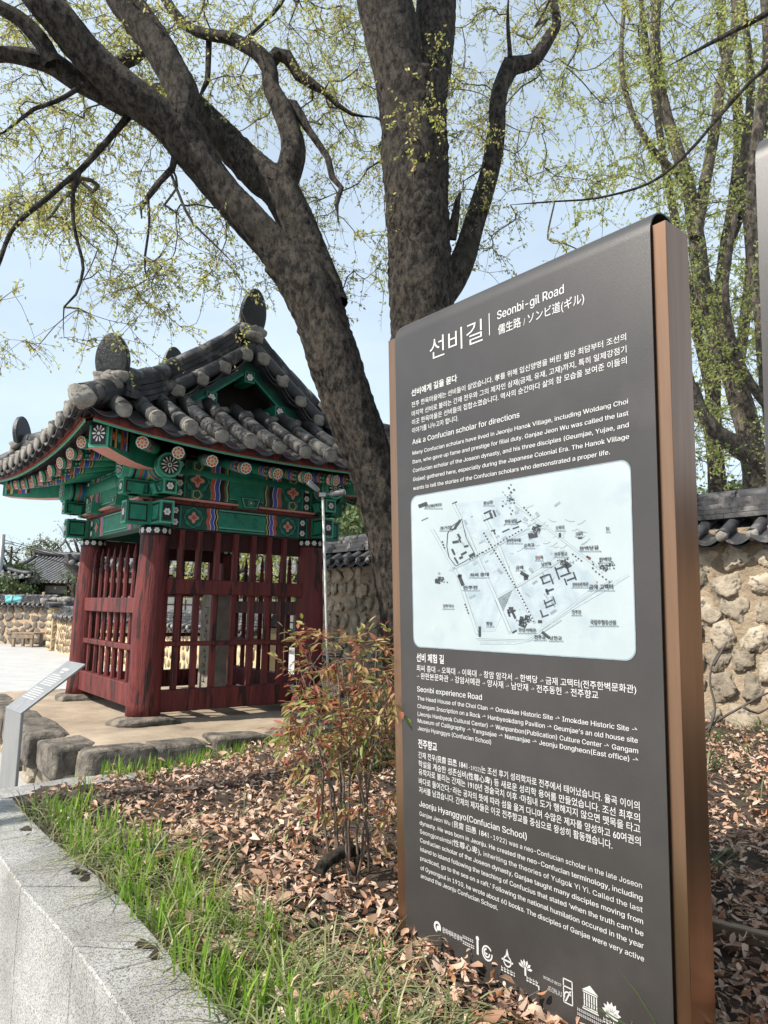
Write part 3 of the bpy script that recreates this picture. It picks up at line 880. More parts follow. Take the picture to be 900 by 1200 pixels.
# corner bracket arms, purlins
for sx in (-1, 1):
    for sy in (-1, 1):
        for ax in (0, 1):
            o = np.array([-sx * .0, 0, 0.])
            d = np.array([0, sy, 0.]) if ax == 0 else np.array([sx, 0, 0.])
            s = np.array([1., 0, 0]) if ax == 0 else np.array([0, 1., 0])
            base = np.array([sx * CX_, sy * CY_, 0.])
            Z = np.array([0, 0, 1.])
            for z0, z1, ln, w in ((2.30, 2.515, .30, .068), (2.575, 2.715, .34, .066)):
                m = MB()
                pts = [base + d * .06, base + d * ln]
                c = (pts[0] + pts[1]) / 2 + Z * (z0 + z1) / 2
                sz = np.abs(d) * (ln - .06) + np.abs(s) * 2 * w + Z * (z1 - z0)
                m.box(c, sz, PI_['green'])
                e = base + d * ln + Z * (z0 + z1) / 2
                hh = (z1 - z0) / 2
                for q_, mt, of in ((.97, 'lgreen', .002), (.8, 'green', .003), (.62, 'black', .004)):
                    m.poly([e + d * of + s * w * q_ * i + Z * (hh - w * (1 - q_)) * j for i, j in ((-1, -1), (1, -1), (1, 1), (-1, 1))], PI_[mt])
                flower(m, e, s, Z, d, .036, PI_['white'], PI_['yellow'], 6, .006)
                for sg in (-1, 1):      # side faces: black line and pale panel
                    cs = base + s * sg * (w + .002) + Z * (z0 + z1) / 2
                    for a0, a1, q_, mt, of in ((.1, ln - .02, .8, 'black', 0), (.115, ln - .035, .62, 'green', .001)):
                        m.poly([cs + s * sg * of + d * a_ + Z * hh * q_ * j for a_, j in ((a0, -1), (a1, -1), (a1, 1), (a0, 1))], PI_[mt])
                m.build('bracket_arm', PM, pav)
            m = MB()       # small carved cradle beside the column
            c0 = base + d * .17 + Z * 2.575
            m.prism([c0 - s * .1 - Z * .0, c0 + s * .1, c0 + s * .135 + Z * .09, c0 - s * .135 + Z * .09], d * .1, PI_['green'])
            e = c0 + d * .102 + Z * .05
            m.poly([e - s * .09 - Z * .035, e + s * .09 - Z * .035, e + s * .115 + Z * .03, e - s * .115 + Z * .03], PI_['black'])
            m.poly([e + d * .001 - s * .075 - Z * .027, e + d * .001 + s * .075 - Z * .027, e + d * .001 + s * .1 + Z * .022, e + d * .001 - s * .1 + Z * .022], PI_['lgreen'])
            m.poly([e + d * .002 - s * .06 - Z * .02, e + d * .002 + s * .06 - Z * .02, e + d * .002 + s * .085 + Z * .016, e + d * .002 - s * .085 + Z * .016], PI_['blue'])
            m.build('cradle_block', PM, pav)
def purlin(p0, p1):
    m = MB(); p0, p1 = np.array(p0), np.array(p1); d = (p1 - p0) / np.linalg.norm(p1 - p0)
    m.tube([p0, p1], .118, 22, PI_['green'])
    s = np.array([-d[1], d[0], 0]); Z = np.array([0, 0, 1.])
    for e, n in ((p0, -d), (p1, d)):
        for rr, mt, of in ((.117, 'lgreen', .001), (.1, 'green', .002), (.086, 'black', .003)): disc(m, e, s, Z, n, rr, PI_[mt], of, 22)
        for k in range(12):
            a = k * math.pi / 6; a1, a2 = a - .12, a + .12
            pts = [e + n * .005 + (s * math.cos(b_) + Z * math.sin(b_)) * r_ for b_, r_ in ((a - .06, .03), (a1, .074), (a, .082), (a2, .074), (a + .06, .03))]
            m.poly(pts, PI_['white'])
        disc(m, e, s, Z, n, .022, PI_['white'], .006, 12); disc(m, e, s, Z, n, .011, PI_['black'], .007, 10)
        for a_, mt in ((.06, 'lgreen'), (.1, 'black'), (.16, 'rust'), (.2, 'blue'), (.24, 'yellow')):
            m.tube([e - n * a_, e - n * (a_ + .022)], .1195, 22, PI_[mt], False)
    return m.build('purlin', PM, pav)
PZ = 2.835
for sx in (-1, 1): purlin((sx * .93, -1.40, PZ), (sx * .93, 1.40, PZ))
for sy in (-1, 1): purlin((-1.27, sy * 1.04, PZ + .004), (1.27, sy * 1.04, PZ + .004))

# rafters: round poles with a red flower on the end
def rafter(tip, root):
    tip, root = np.array(tip), np.array(root)
    d = (tip - root) / np.linalg.norm(tip - root)
    m = MB()
    m.tube([root, tip], [.058, .058], 14, PI_['green'])
    s = np.cross(d, [0, 0, 1.]); s /= np.linalg.norm(s); v = np.cross(s, d)
    for rr, mt, of in ((.0575, 'black', .001), (.054, 'lgreen', .002)): disc(m, tip, s, v, d, rr, PI_[mt], of, 16)
    for k in range(8):
        a = k * math.pi / 4
        disc(m, tip + (s * math.cos(a) + v * math.sin(a)) * .036, s, v, d, .017, PI_['white'], .003, 8)
        disc(m, tip + (s * math.cos(a) + v * math.sin(a)) * .035, s, v, d, .0125, PI_['rust'], .004, 8)
    disc(m, tip, s, v, d, .018, PI_['yellow'], .005, 10); disc(m, tip, s, v, d, .009, PI_['rust'], .006, 8)
    q_ = tip
    for mt, wd in (('lgreen', .02), ('black', .012), ('pink', .05), ('black', .01), ('dgreen', .07), ('black', .01), ('rust', .035), ('white', .008), ('blue', .05), ('white', .008), ('black', .015), ('yellow', .02), ('black', .012)):
        m.tube([q_ - d * .004, q_ - d * wd], .0592, 14, PI_[mt], False); q_ = q_ - d * wd
    # scrolls on the dark zone: rings of pale dots
    for rz_, mt, r_ in ((.062, 'white', .01), (.125, 'lgreen', .013), (.16, 'white', .008)):
        for k in range(9):
            a = 2 * math.pi * k / 9
            n = s * math.cos(a) + v * math.sin(a)
            disc(m, tip - d * rz_ + n * .0594, np.cross(n, d), d, n, r_, PI_[mt], .001, 8)
    return m.build('rafter', PM, pav)
RP = [-1.46, -1.12, -.78, -.42, -.06, .3, .66, 1.02, 1.40]
for y in RP:
    zz = 2.800 + .052 * y * y
    for s in (-1, 1):
        rafter((s * 1.735, y, zz), (s * .8, y * .62, 3.06))
for x in RP:
    x = x * .93
    zz = 2.800 + .052 * x * x
    for s in (-1, 1):
        rafter((x, s * 1.875, zz), (x * .6, s * .9, 3.06))
# corner beams
for sx in (-1, 1):
    for sy in (-1, 1):
        m = MB(); d = np.array([sx, sy, 0]) / math.sqrt(2); s = np.array([-d[1], d[0], 0]); Z = np.array([0, 0, 1.])
        L0 = np.array([sx * .7, sy * .85, 3.0]); e = np.array([sx * 1.70, sy * 1.83, 2.925])
        n_ = 6; sect = []
        for k in range(n_ + 1):
            f = k / n_; c = L0 + (e - L0) * f + Z * (-.06 * math.sin(math.pi * f))
            sect.append([c - s * .085 - Z * .115, c + s * .085 - Z * .115, c + s * .085 + Z * .115, c - s * .085 + Z * .115])
        V = np.array(sect).reshape(-1, 3)
        for k in range(n_):
            for j in range(4):
                q_ = (j + 1) % 4
                m.add([sect[k][j], sect[k][q_], sect[k + 1][q_], sect[k + 1][j]], [(0, 1, 2, 3)], PI_['pink'] if j == 0 else PI_['green'])
        c = e; dd = (e - L0); dd[2] = 0; dd /= np.linalg.norm(dd)
        m.add(sect[-1], [(0, 1, 2, 3)], PI_['green'])
        for q_, mt, of in ((.97, 'lgreen', .002), (.9, 'green', .003), (.74, 'black', .004)):
            m.poly([c + dd * of + s * .085 * q_ * i + Z * (.115 - .085 * (1 - q_)) * j for i, j in ((-1, -1), (1, -1), (1, 1), (-1, 1))], PI_[mt])
        for k in range(10):
            a = k * math.pi / 5
            pts = [c + dd * .006 + s * math.cos(b_) * r_ + Z * math.sin(b_) * r_ * 1.25 for b_, r_ in ((a - .08, .02), (a - .16, .05), (a, .058), (a + .16, .05), (a + .08, .02))]
            m.poly(pts, PI_['white'])
        disc(m, c, s, Z, dd, .014, PI_['white'], .007, 10)
        for sg in (-1, 1):
            for a0, a1, mt in ((.03, .05, 'lgreen'), (.05, .1, 'black'), (.1, .13, 'yellow'), (.13, .2, 'dgreen'), (.2, .24, 'rust'), (.24, .29, 'blue'), (.29, .31, 'white'), (.31, .35, 'black')):
                A0, A1 = e - (e - L0) * a0 / 1.4, e - (e - L0) * a1 / 1.4
                o_ = s * sg * .0875 - Z * .02
                m.poly([A0 + o_ - Z * .08, A1 + o_ - Z * .08, A1 + o_ + Z * .1, A0 + o_ + Z * .1], PI_[mt])
            for k in range(3):
                cc = e - (e - L0) * (.075 + .09 * k) / 1.4 + s * sg * .0875
                flower(m, cc - Z * .01, d, Z, s * sg, .04, PI_['rust' if k % 2 == 0 else 'lgreen'], PI_['yellow'], 6, .003)
        m.build('corner_beam', PM, pav)

# ------------------------------------------------------------------ roof
roof = pav
def eave_pt(face, u, d, dz=0.0):
    "point of the roof surface; u along the eave, d in from the eave"
    if face in 'LR':
        s = -1 if face == 'L' else 1
        t = u / EY; x = (EX + .05 * t * t) - d
        return np.array([s * x, u, f_roof(d) + lift(t) * max(0, 1 - d / 1.3) + dz])
    s = -1 if face == 'F' else 1
    t = u / EX; y = (EY + .05 * t * t) - d
    return np.array([u, s * y, f_roof(d) + lift(t) * max(0, 1 - d / 1.3) + dz])
def dmax(face, u):
    if face in 'LR':
        return EX if abs(u) <= GY_ + .1 else max(.0, EY - abs(u) + .02)
    return DG if abs(u) <= EX - DG else max(.0, EX - abs(u) + .02)
for face in 'FLBR':
    half = EX if face in 'FB' else EY
    n_ = round(2 * half / .28); pitch = 2 * half / n_
    m = MB(); rt = np.random.default_rng(ord(face))
    seen = face in 'FL'
    for i in range(n_ + 1):
        u = -half + pitch * i
        dm = dmax(face, u * .985)
        if dm < .12: dm = .16
        k = max(3, int(dm / .16)); ds = np.linspace(-.015, dm, k)
        # convex tiles, each piece a little wider at its lower end
        nseg = max(1, round(dm / .33)); ed = np.linspace(-.015, dm, nseg + 1)
        for j in range(nseg):
            dd = np.linspace(ed[j], ed[j + 1] + .015, 4)
            P = [eave_pt(face, u, d, .048 - .004 * jj / 3) for jj, d in enumerate(dd)]
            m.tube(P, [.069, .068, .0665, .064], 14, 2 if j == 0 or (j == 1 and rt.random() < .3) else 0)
        e = eave_pt(face, u, -.018, .045)
        if face in 'FB': m.ico(e, (.071, .026, .07), rt, 1, .03, 2)
        else: m.ico(e, (.026, .071, .07), rt, 1, .03, 2)
        if rt.random() < .6:      # mortar collar near the end
            P = [eave_pt(face, u, d, .048) for d in (-.015, .018)]
            m.tube(P, [.0705, .0695], 14, 1)
    for i in range(n_):
        u0 = -half + pitch * i; n2 = 7
        for lay in range(3):
            out_d = -.02 + .042 * lay
            dm0 = max(.1, min(dmax(face, u0 * .99), dmax(face, (u0 + pitch) * .99)) + .1)
            if lay: dm0 = min(dm0, .25)
            k = max(2, int(dm0 / .16)); V = []
            for d in np.linspace(out_d, dm0, k + 1):
                for q_ in range(n2 + 1):
                    f = q_ / n2
                    V.append(eave_pt(face, u0 + pitch * f, d, .012 - .062 * math.sin(math.pi * f) - .024 * lay))
            V = np.array(V); lo = V - np.array([0, 0, .013]); nn = len(V); fs = []
            for a in range(k):
                for q_ in range(n2):
                    z = a * (n2 + 1) + q_
                    fs += [(z, z + 1, z + n2 + 2, z + n2 + 1), (nn + z, nn + z + n2 + 1, nn + z + n2 + 2, nn + z + 1)]
            for q_ in range(n2): fs.append((q_, nn + q_, nn + q_ + 1, q_ + 1))
            m.add(np.vstack([V, lo]), fs, 0)
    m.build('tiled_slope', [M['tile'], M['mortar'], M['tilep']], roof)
# boards under the tiles, and the painted eave strips
m = MB()
for face in 'FLBR':
    half = EX if face in 'FB' else EY
    us = np.linspace(-half * .965, half * .965, 15)
    V = []
    for u in us:
        for k in range(5):
            d = .06 + (min(dmax(face, u), 1.0) + .03) * k / 4
            V.append(eave_pt(face, u, d, -.085 - .02 * k))
    fs = []
    for i in range(14):
        for k in range(4):
            a = i * 5 + k; fs.append((a, a + 1, a + 6, a + 5))
    m.add(V, fs, 0)
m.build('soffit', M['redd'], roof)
for face in 'FLBR':
    half = EX if face in 'FB' else EY
    us = np.linspace(-half * .955, half * .955, 21)
    m = MB()
    def strip(d0, d1, za, zb, mt):
        V = []
        for u in us:
            for d, z in ((d0, za), (d0, zb), (d1, zb), (d1, za)): V.append(eave_pt(face, u, d, z))
        fs = []
        for i in range(20):
            for j in range(4): fs.append((4 * i + j, 4 * i + (j + 1) % 4, 4 * i + 4 + (j + 1) % 4, 4 * i + 4 + j))
        m.add(V, fs, mt)
    strip(.05, .11, -.105, -.04, PI_['red'])
    strip(.07, .17, -.117, -.105, PI_['rust'])
    strip(.085, .19, -.142, -.117, PI_['lgreen'])
    strip(.095, .2, -.149, -.142, PI_['black'])
    m.build('eave_board', PM, roof)
# closed ceiling board, so that no sky shows through the eaves
m = MB(); m.add([(-1.0, -1.2, 3.0), (1.0, -1.2, 3.0), (1.0, 1.2, 3.0), (-1.0, 1.2, 3.0)], [(0, 3, 2, 1)], 0); m.build('ceiling_board', M['redd'], roof)

# gables
M['gabledark'] = mat('gable_shade_board', (.012, .009, .008), (.025, .018, .015), 8, .8)  # shade of the gable recess, put into the board colour
for s in (-1, 1):
    m = MB(); y = s * .62
    prof = [(x, f_roof(EX - abs(x)) - .02) for x in np.linspace(-.95, .95, 13)]
    m.prism([(x, y, z) for x, z in prof] + [(.95, y, 3.3), (-.95, y, 3.3)], (0, s * .03, 0)); m.build('gable_wall', M['gabledark'], roof)
    m = MB()
    for sg in (-1, 1):
        xs_ = np.linspace(0, 1.12, 9)
        up = [(sg * x, s * 1.0, f_roof(EX - x) - .055) for x in xs_]; lo = [(sg * x, s * 1.0, f_roof(EX - x) - .20 - .02 * x) for x in xs_]
        for k in range(8): m.prism([up[k], up[k + 1], lo[k + 1], lo[k]], (0, s * .035, 0), PI_['dgreen'])
        for k in range(8):
            a, b_ = np.array(lo[k]), np.array(lo[k + 1])
            m.prism([a + (0, 0, .03), b_ + (0, 0, .03), b_, a], (0, s * .04, 0), PI_['green'])
    m.build('barge_board', PM, roof)
    for x in (-.78, -.4, 0.02, .4, .78):
        m = MB(); z = f_roof(EX - abs(x)) - .235 - .02 * abs(x)
        m.box((x, s * .93, z), (.12, .25, .12), PI_['green'])
        e = np.array([x, s * 1.055, z]); n = np.array([0, s, 0.])
        m.poly([e + n * .002 + np.array([i * .045, 0, j * .045]) for i, j in ((-1, -1), (1, -1), (1, 1), (-1, 1))], PI_['black'])
        flower(m, e, np.array([1., 0, 0]), np.array([0, 0, 1.]), n, .042, PI_['white'], PI_['white'], 6, .004)
        m.build('purlin_end', PM, roof)
    # verge tiles: short round tiles looking out of the gable, with trough tiles between
    m = MB(); rt = np.random.default_rng(40 + s)
    for sg in (-1, 1):
        for k, x in enumerate((.1, .34, .58, .82, 1.05)):
            z = f_roof(EX - x) + .02
            m.tube([(sg * x, s * .85, z + .03), (sg * x, s * 1.2, z)], [.072, .078], 12, 0)
            m.ico((sg * x, s * 1.2, z - .004), (.079, .03, .075), rt, 1, .05, 2)
            if k < 4:
                for lay in range(2):
                    V = []
                    for yy in (.85, 1.2 - .03 * lay):
                        for j in range(7):
                            f = j / 6; xx = x + .24 * f
                            V.append((sg * xx, s * yy, f_roof(EX - xx) - .02 - .05 * math.sin(math.pi * f) - .03 * lay + (.03 if yy < 1 else 0)))
                    V = np.array(V); lo = V - np.array([0, 0, .014])
                    fs = [(j, j + 1, j + 8, j + 7) for j in range(6)] + [(14 + j, 14 + j + 7, 14 + j + 8, 14 + j + 1) for j in range(6)] + [(7 + j, 8 + j, 22 + j, 21 + j) for j in range(6)]
                    m.add(np.vstack([V, lo]), fs, 0)
    m.build('verge_tiles', [M['tile'], M['mortar']], roof)
    m = MB()       # mortar bed where the skirt roof meets the gable
    for k in range(14):
        x = -.95 + k * .146
        m.ico((x, s * (1.0 + .02 * rt.normal()), f_roof(DG) + .02), (.1, .09, .05), rt, 0, .12, 2)
    m.build('mortar_bed', M['mortar'], roof)

# ridges: stacked flat tiles under a round top tile, with an upright end tile
def ridge(path, h, w, rt, seg=.34):
    m = MB(); P = catmull(path, .06)
    dist = np.r_[0, np.cumsum(np.linalg.norm(np.diff(P, axis=0), axis=1))]; L = dist[-1]
    def pt(s_): return np.array([np.interp(s_, dist, P[:, i]) for i in range(3)])
    lays = 4
    for k in range(lays):
        s0 = 0.0 + .05 * (k % 2)
        while s0 < L - .03:
            s1 = min(L, s0 + seg * rt.uniform(.85, 1.15))
            a, b_ = pt(s0), pt(s1 - .004); d = b_ - a; d /= np.linalg.norm(d); n = np.cross(d, [0, 0, 1.]); n /= np.linalg.norm(n); up = np.cross(n, d)
            ww = w * (1 - .07 * k) + rt.normal(0, .004); z0, z1 = h * k / lays, h * (k + 1) / lays - .006
            q_ = [a - n * ww + up * z0, a + n * ww + up * z0, a + n * ww + up * z1, a - n * ww + up * z1]
            r_ = [p + (b_ - a) for p in q_]
            m.add(q_ + r_, [(3, 2, 1, 0), (4, 5, 6, 7), (0, 1, 5, 4), (1, 2, 6, 5), (2, 3, 7, 6), (3, 0, 4, 7)], 0)
            s0 = s1
    s0 = 0
    while s0 < L - .02:
        s1 = min(L, s0 + seg * .9)
        a, b_ = pt(s0), pt(s1)
        m.tube([a + (0, 0, h + .015), (a + b_) / 2 + (0, 0, h + .018), b_ + (0, 0, h + .015)], [.088, .085, .08], 12, 0)
        s0 = s1
    return m.build('ridge', [M['tile'], M['mortar']], roof)
def finial(parent, c, d, w, h, lean=.18, rt=rng):
    "tombstone-shaped end tile facing along d"
    d = np.array(d, float); d[2] = 0; d /= np.linalg.norm(d); s = np.array([-d[1], d[0], 0]); Z = np.array([0, 0, 1.])
    up = Z * math.cos(lean) + d * math.sin(lean); nn = d * math.cos(lean) - Z * math.sin(lean)
    pts = []
    for k in range(25):
        a = math.pi * k / 24; x = math.cos(a) * w * (1 - .1 * math.sin(a) ** 2); y = math.sin(a) * h * .66 + h * .34
        pts.append((x, y))
    pts = [(w * .86, 0), (w * .97, h * .2)] + pts + [(-w * .97, h * .2), (-w * .86, 0)]
    m = MB(); n = len(pts); R_ = []
    for off, sc in ((-.035, .93), (-.02, 1), (.02, 1.0), (.035, .92), (.042, .7), (.045, .35)):
        R_.append([np.array(c) + s * x * sc + up * (h * .5 + (y - h * .5) * sc) + nn * off for x, y in pts])
    V = np.array(R_).reshape(-1, 3); fs = []
    for k in range(5):
        for j in range(n): fs.append((k * n + j, k * n + (j + 1) % n, (k + 1) * n + (j + 1) % n, (k + 1) * n + j))
    fs.append(tuple(range(n - 1, -1, -1))); fs.append(tuple(5 * n + j for j in range(n)))
    m.add(V, fs, 0, False)
    m.build('end_tile', M['tiled'], parent)
    m = MB()
    for k in range(3): m.ico(np.array(c) + s * w * (.55 * (k - 1)) + d * .03 - Z * .02, (.07, .075, .055), rt, 0, .1, 2, math.atan2(d[1], d[0]))
    m.ico(np.array(c) + d * .07 - Z * .09, (.07, .12, .065), rt, 0, .12, 2, math.atan2(d[1], d[0]))
    m.build('mortar_lump', M['mortar'], parent)
rt = np.random.default_rng(77)
rg = ridge([(0, -1.06, 4.27), (0, -.5, 4.24), (0, 0, 4.23), (0, .5, 4.24), (0, 1.06, 4.27)], .2, .12, rt)
for s in (-1, 1): finial(rg, (0, s * 1.08, 4.50), (0, s, 0), .15, .44, .14)
for sx in (-1, 1):
    for sy in (-1, 1):
        pth = [(sx * .04, sy * .97, f_roof(EX) + .06)]
        for x in (.3, .6, .9): pth.append((sx * x, sy * .97, f_roof(EX - x) + .06))
        rd = ridge(pth, .22, .105, rt)
        m = MB()
        m.ico((sx * 1.0, sy * 1.0, f_roof(EX - .98) + .16), (.12, .12, .14), rt, 0, .14, 2); m.ico((sx * .93, sy * 1.1, f_roof(EX - .95) + .12), (.14, .09, .1), rt, 0, .14, 2)
        m.build('mortar_lump', M['mortar'], rd)
        hp = []
        for q_ in (0, .25, .5, .68):
            d = DG * (1 - q_); hp.append((sx * (EX - d), sy * (EY - d), f_roof(d) + lift(q_ ** 1.2) * .8 + .05 + (.07 if q_ > .6 else 0)))
        rd = ridge(hp, .2, .115, rt)
        e = np.array(hp[-1]); finial(rd, e + np.array([sx * .03, sy * .03, .16]), (sx, sy, 0), .15, .36, .12)
        m = MB()       # the corner tiles in front of the ridge end
        c0 = e + np.array([0, 0, .0]); ce = np.array([sx * (EX + .02), sy * (EY + .02), f_roof(0) + lift(1) + .05])
        m.tube([c0 + (0, 0, .06), (c0 + ce) / 2 + (0, 0, .03), ce], [.1, .1, .105], 14, 0)
        m.ico(ce + np.array([sx * .01, sy * .01, 0]), (.1, .1, .1), rt, 1, .1, 2)
        m.build('corner_tile', [M['tile'], M['mortar']], rd)

# ================================================================== the big sign
SO = at(468, 715, 2.45)
def sign_axes(az, lean, rot):
    h = np.array([math.sin(az), math.cos(az), 0.]); u = -h; n = np.array([-u[1], u[0], 0])
    if n @ (SO - OE) > 0: n = -n
    v = np.array([0, 0, 1.])
    v2 = v * math.cos(lean) + n * math.sin(lean); n2 = n * math.cos(lean) - v * math.sin(lean)
    return u * math.cos(rot) + v2 * math.sin(rot), v2 * math.cos(rot) - u * math.sin(rot), n2
SU, SV, SN = sign_axes(R(-39.886), R(1.026), R(.543))
def s_edges(v): return .003 - .023 * v, .953 + .023 * v
def SP(s, v, w=0.0):
    "s: 0..1 across the panel, v: metres up, w: metres in front"
    l, r = s_edges(v)
    return SO + SU * (l + (r - l) * s) + SV * v + SN * w
def SPX(x, y):
    "photo position on the panel to (s, v)"
    d = ray(x, y); q_ = OE + d * ((SO - OE) @ SN) / (d @ SN) - SO
    u, v = q_ @ SU, q_ @ SV; l, r = s_edges(v)
    return (u - l) / (r - l), v
sign_base = SP(.5, -.98, -.05)
plate_m = mat('charcoal_powder_coat', (.036, .033, .032), (.047, .043, .042), 3, .38, .0004, 400, spec=.5, spots=((.075, .068, .064), 2.2, .6, .2))
M['bronze'] = mat('brushed_bronze', (.26, .155, .098), (.32, .195, .128), 3, .3, .0, metal=.9, stretch=(8, 8, .5))
M['ink'] = mat('white_print', (.54, .54, .53), None, rough=.6)
M['mappaper'] = mat('pale_map_print', (.32, .375, .40), (.39, .44, .455), 2.4, .45, spots=((.31, .37, .40), 7, .58, .12))
M['mapink'] = mat('dark_map_ink', (.035, .04, .045), None, rough=.6)
M['mapgrey'] = mat('grey_map_ink', (.17, .21, .24), (.25, .3, .33), 30, .6)
M['mapblue'] = mat('faint_map_wash', (.27, .33, .37), (.36, .42, .45), 20, .6)
M['mapred'] = mat('red_map_ink', (.5, .08, .05), None, rough=.6)
def shell(P, s0, s1, vb, name, parent, mt, r=.075, th=.004, top=.962):
    prof = [(vb, 0.0), (vb + .3, 0), (0, 0), (top * .5, 0), (top, 0)]
    for k in range(1, 13):
        a = math.pi * k / 12; prof.append((top + r * math.sin(a), -r + r * math.cos(a)))
    prof += [(top * .5, -2 * r), (0, -2 * r), (vb, -2 * r)]
    m = MB(); n = len(prof)
    inner = []
    for i, (v, w) in enumerate(prof):
        a = prof[max(0, i - 1)]; b_ = prof[min(n - 1, i + 1)]
        t_ = np.array([b_[0] - a[0], b_[1] - a[1]]); t_ /= np.linalg.norm(t_); nn = np.array([t_[1], -t_[0]])
        if i <= 4: nn = np.array([0, -1.])
        if i >= 17: nn = np.array([0, 1.])
        inner.append((v + nn[0] * th, w + nn[1] * th))
    V = [P(s0, v, w) for v, w in prof] + [P(s1, v, w) for v, w in prof] + [P(s0, v, w) for v, w in inner] + [P(s1, v, w) for v, w in inner]
    fs = []; sm = []
    for i in range(n - 1):
        fs += [(i, n + i, n + i + 1, i + 1), (2 * n + i, 2 * n + i + 1, 3 * n + i + 1, 3 * n + i), (i, i + 1, 2 * n + i + 1, 2 * n + i), (n + i, 3 * n + i, 3 * n + i + 1, n + i + 1)]
    m.add(V, fs, 0)
    o = m.build(name, mt, parent)
    for p in o.data.polygons: p.use_smooth = True
    o.data.set_sharp_from_angle(angle=R(35))
    return o
def rel(P, base): return lambda s, v, w=0.0: P(s, v, w) - base
board = empty('information_board', tuple(sign_base), label='tall charcoal information board with white Korean and English text around a pale map', cat='sign')
BP = rel(SP, sign_base)
shell(BP, 0, 1, -1.12, 'folded_plate', board, plate_m)
def core(P, parent, vtop=.982, l=-.05, r=.037, w0=-.011, w1=-.125):
    m = MB(); V = []
    for v in (-1.2, -.4, .3, vtop):
        le, re = s_edges(v); W_ = re - le
        for s, w in ((l / W_, w0), (1 + r / W_, w0), (1 + r / W_, w1), (l / W_, w1)): V.append(P(s, v, w))
    fs = [(3, 2, 1, 0), (12, 13, 14, 15)]
    for k in range(3):
        for j in range(4): fs.append((4 * k + j, 4 * k + (j + 1) % 4, 4 * k + 4 + (j + 1) % 4, 4 * k + 4 + j))
    m.add(V, fs, 0)
    return m.build('bronze_core', M['bronze'], parent, .002)
core(BP, board)

# ---- lettering: font outlines laid onto the panel
try:        # the plain sans that ships with Blender; its built-in face otherwise
    import os
    SANS = bpy.data.fonts.load(os.path.join(bpy.utils.system_resource('DATAFILES'), 'fonts', 'Inter.woff2'))
except Exception:
    SANS = None
def _outline(body, font, bold):
    c = bpy.data.curves.new('lettering_outline', 'FONT'); c.body = body; c.resolution_u = 3; c.offset = bold
    if font is not None: c.font = font
    o = bpy.data.objects.new('lettering_outline', c); COL.objects.link(o)
    dg = bpy.context.evaluated_depsgraph_get(); dg.update()
    me = bpy.data.meshes.new_from_object(o.evaluated_get(dg))
    V = np.zeros(len(me.vertices) * 3); me.vertices.foreach_get('co', V); V = V.reshape(-1, 3)
    fs = [tuple(p.vertices) for p in me.polygons]
    bpy.data.objects.remove(o); bpy.data.curves.remove(c); bpy.data.meshes.remove(me)
    return V, fs
def glyphs(body, bold=0.0):
    "outlines of a line of print; Korean and Chinese characters come from the built-in face's fallback"
    runs = []
    for ch in body:
        k = ord(ch) > 0x2e00
        if runs and (runs[-1][0] == k or (ch in ' .,()0123456789' and runs[-1][0])): runs[-1][1] += ch
        else: runs.append([k, ch])
    V_, F_, x, n = [], [], 0.0, 0
    for k, tx_ in runs:
        f = None if k else SANS; bo = bold if k else 0.0
        V, fs = _outline(tx_, f, bo)
        q = .86 if k and len(runs) > 1 and any(len(r_[1]) > 8 for r_ in runs if not r_[0]) else 1.0
        if len(V):
            V = V * q + np.array([x, 0, 0]); V_.append(V); F_ += [tuple(i + n for i in q_) for q_ in fs]; n += len(V)
        if len(runs) > 1:
            x += q * (_outline(tx_ + '|', f, bo)[0][:, 0].max() - _outline('|', f, bo)[0][:, 0].max())
    return (np.concatenate(V_) if V_ else np.zeros((0, 3))), F_
def put_text(m, P, body, s0, s1, v, size, bold=.0, w=.0012, mt=0, W=.95, advance=None, maxw=None):
    V, fs = glyphs(body, bold)
    if not len(V): return
    x0, x1 = V[:, 0].min(), V[:, 0].max()
    k = (s1 - s0) / (x1 - x0) if s1 is not None else size / W * (advance or 1.0)
    m.add([P(s0 + (x - x0) * k, v + y * size, w) for x, y, _ in V], fs, mt)
    if max(map(ord, body)) < 0x2e00 and size > .02:      # a heavier weight: the outline again, a hair to the side
        m.add([P(s0 + (x + .02 - x0) * k, v + (y + .008) * size, w + .0002) for x, y, _ in V], fs, mt)
def vline(left, right=None):
    a = SPX(*left)[1]
    return a if right is None else .35 * a + .65 * SPX(*right)[1]
S0 = .0845
tx = MB()
K, EN = .0215, .0245
def row(text, left, right, size, bold=.006, end=None):
    v = vline(left, right)
    s1 = SPX(*right)[0]
    put_text(tx, BP, text, S0, s1, v, size, bold)
SE = .925
def full(text, left, right, size, bold=.006):
    put_text(tx, BP, text, S0, SE, vline(left, right), size, bold)
# title
sl_, vl_ = SPX(504, 420); sr_, vr_ = SPX(566, 402)
put_text(tx, BP, '선비길', sl_, sr_, (vl_ + vr_) / 2 + .006, .082, -.004)
sA, vA = SPX(574, 393); sB, vB = SPX(574, 367)
tx.poly([BP(sA - .0016, vA, .0012), BP(sA + .0016, vA, .0012), BP(sA + .0016, vB, .0012), BP(sA - .0016, vB, .0012)])
sl_, vl_ = SPX(583, 375); sr_, vr_ = SPX(661, 345)
put_text(tx, BP, 'Seonbi-gil Road', sl_, sr_, (vl_ + vr_) / 2 + .002, .052, .004)
sl_, vl_ = SPX(584, 390); sr_, vr_ = SPX(685, 354)
put_text(tx, BP, '儒生路 / ソンビ道(ギル)', sl_, sr_, (vl_ + vr_) / 2 - .002, .034, .006)
row('선비에게 길을 묻다', (479, 465), (536, 446.5), .027, .02)
full('전주 한옥마을에는 선비들이 살았습니다. 孝를 위해 입신양명을 버린 월당 최담부터 조선의', (479, 477.5), (733, 399), K)
full('마지막 선비로 불리는 간재 전우와 그의 제자인 삼재(금재, 유재, 고재)까지, 특히 일제강점기', (480, 488), (733, 413.3), K)
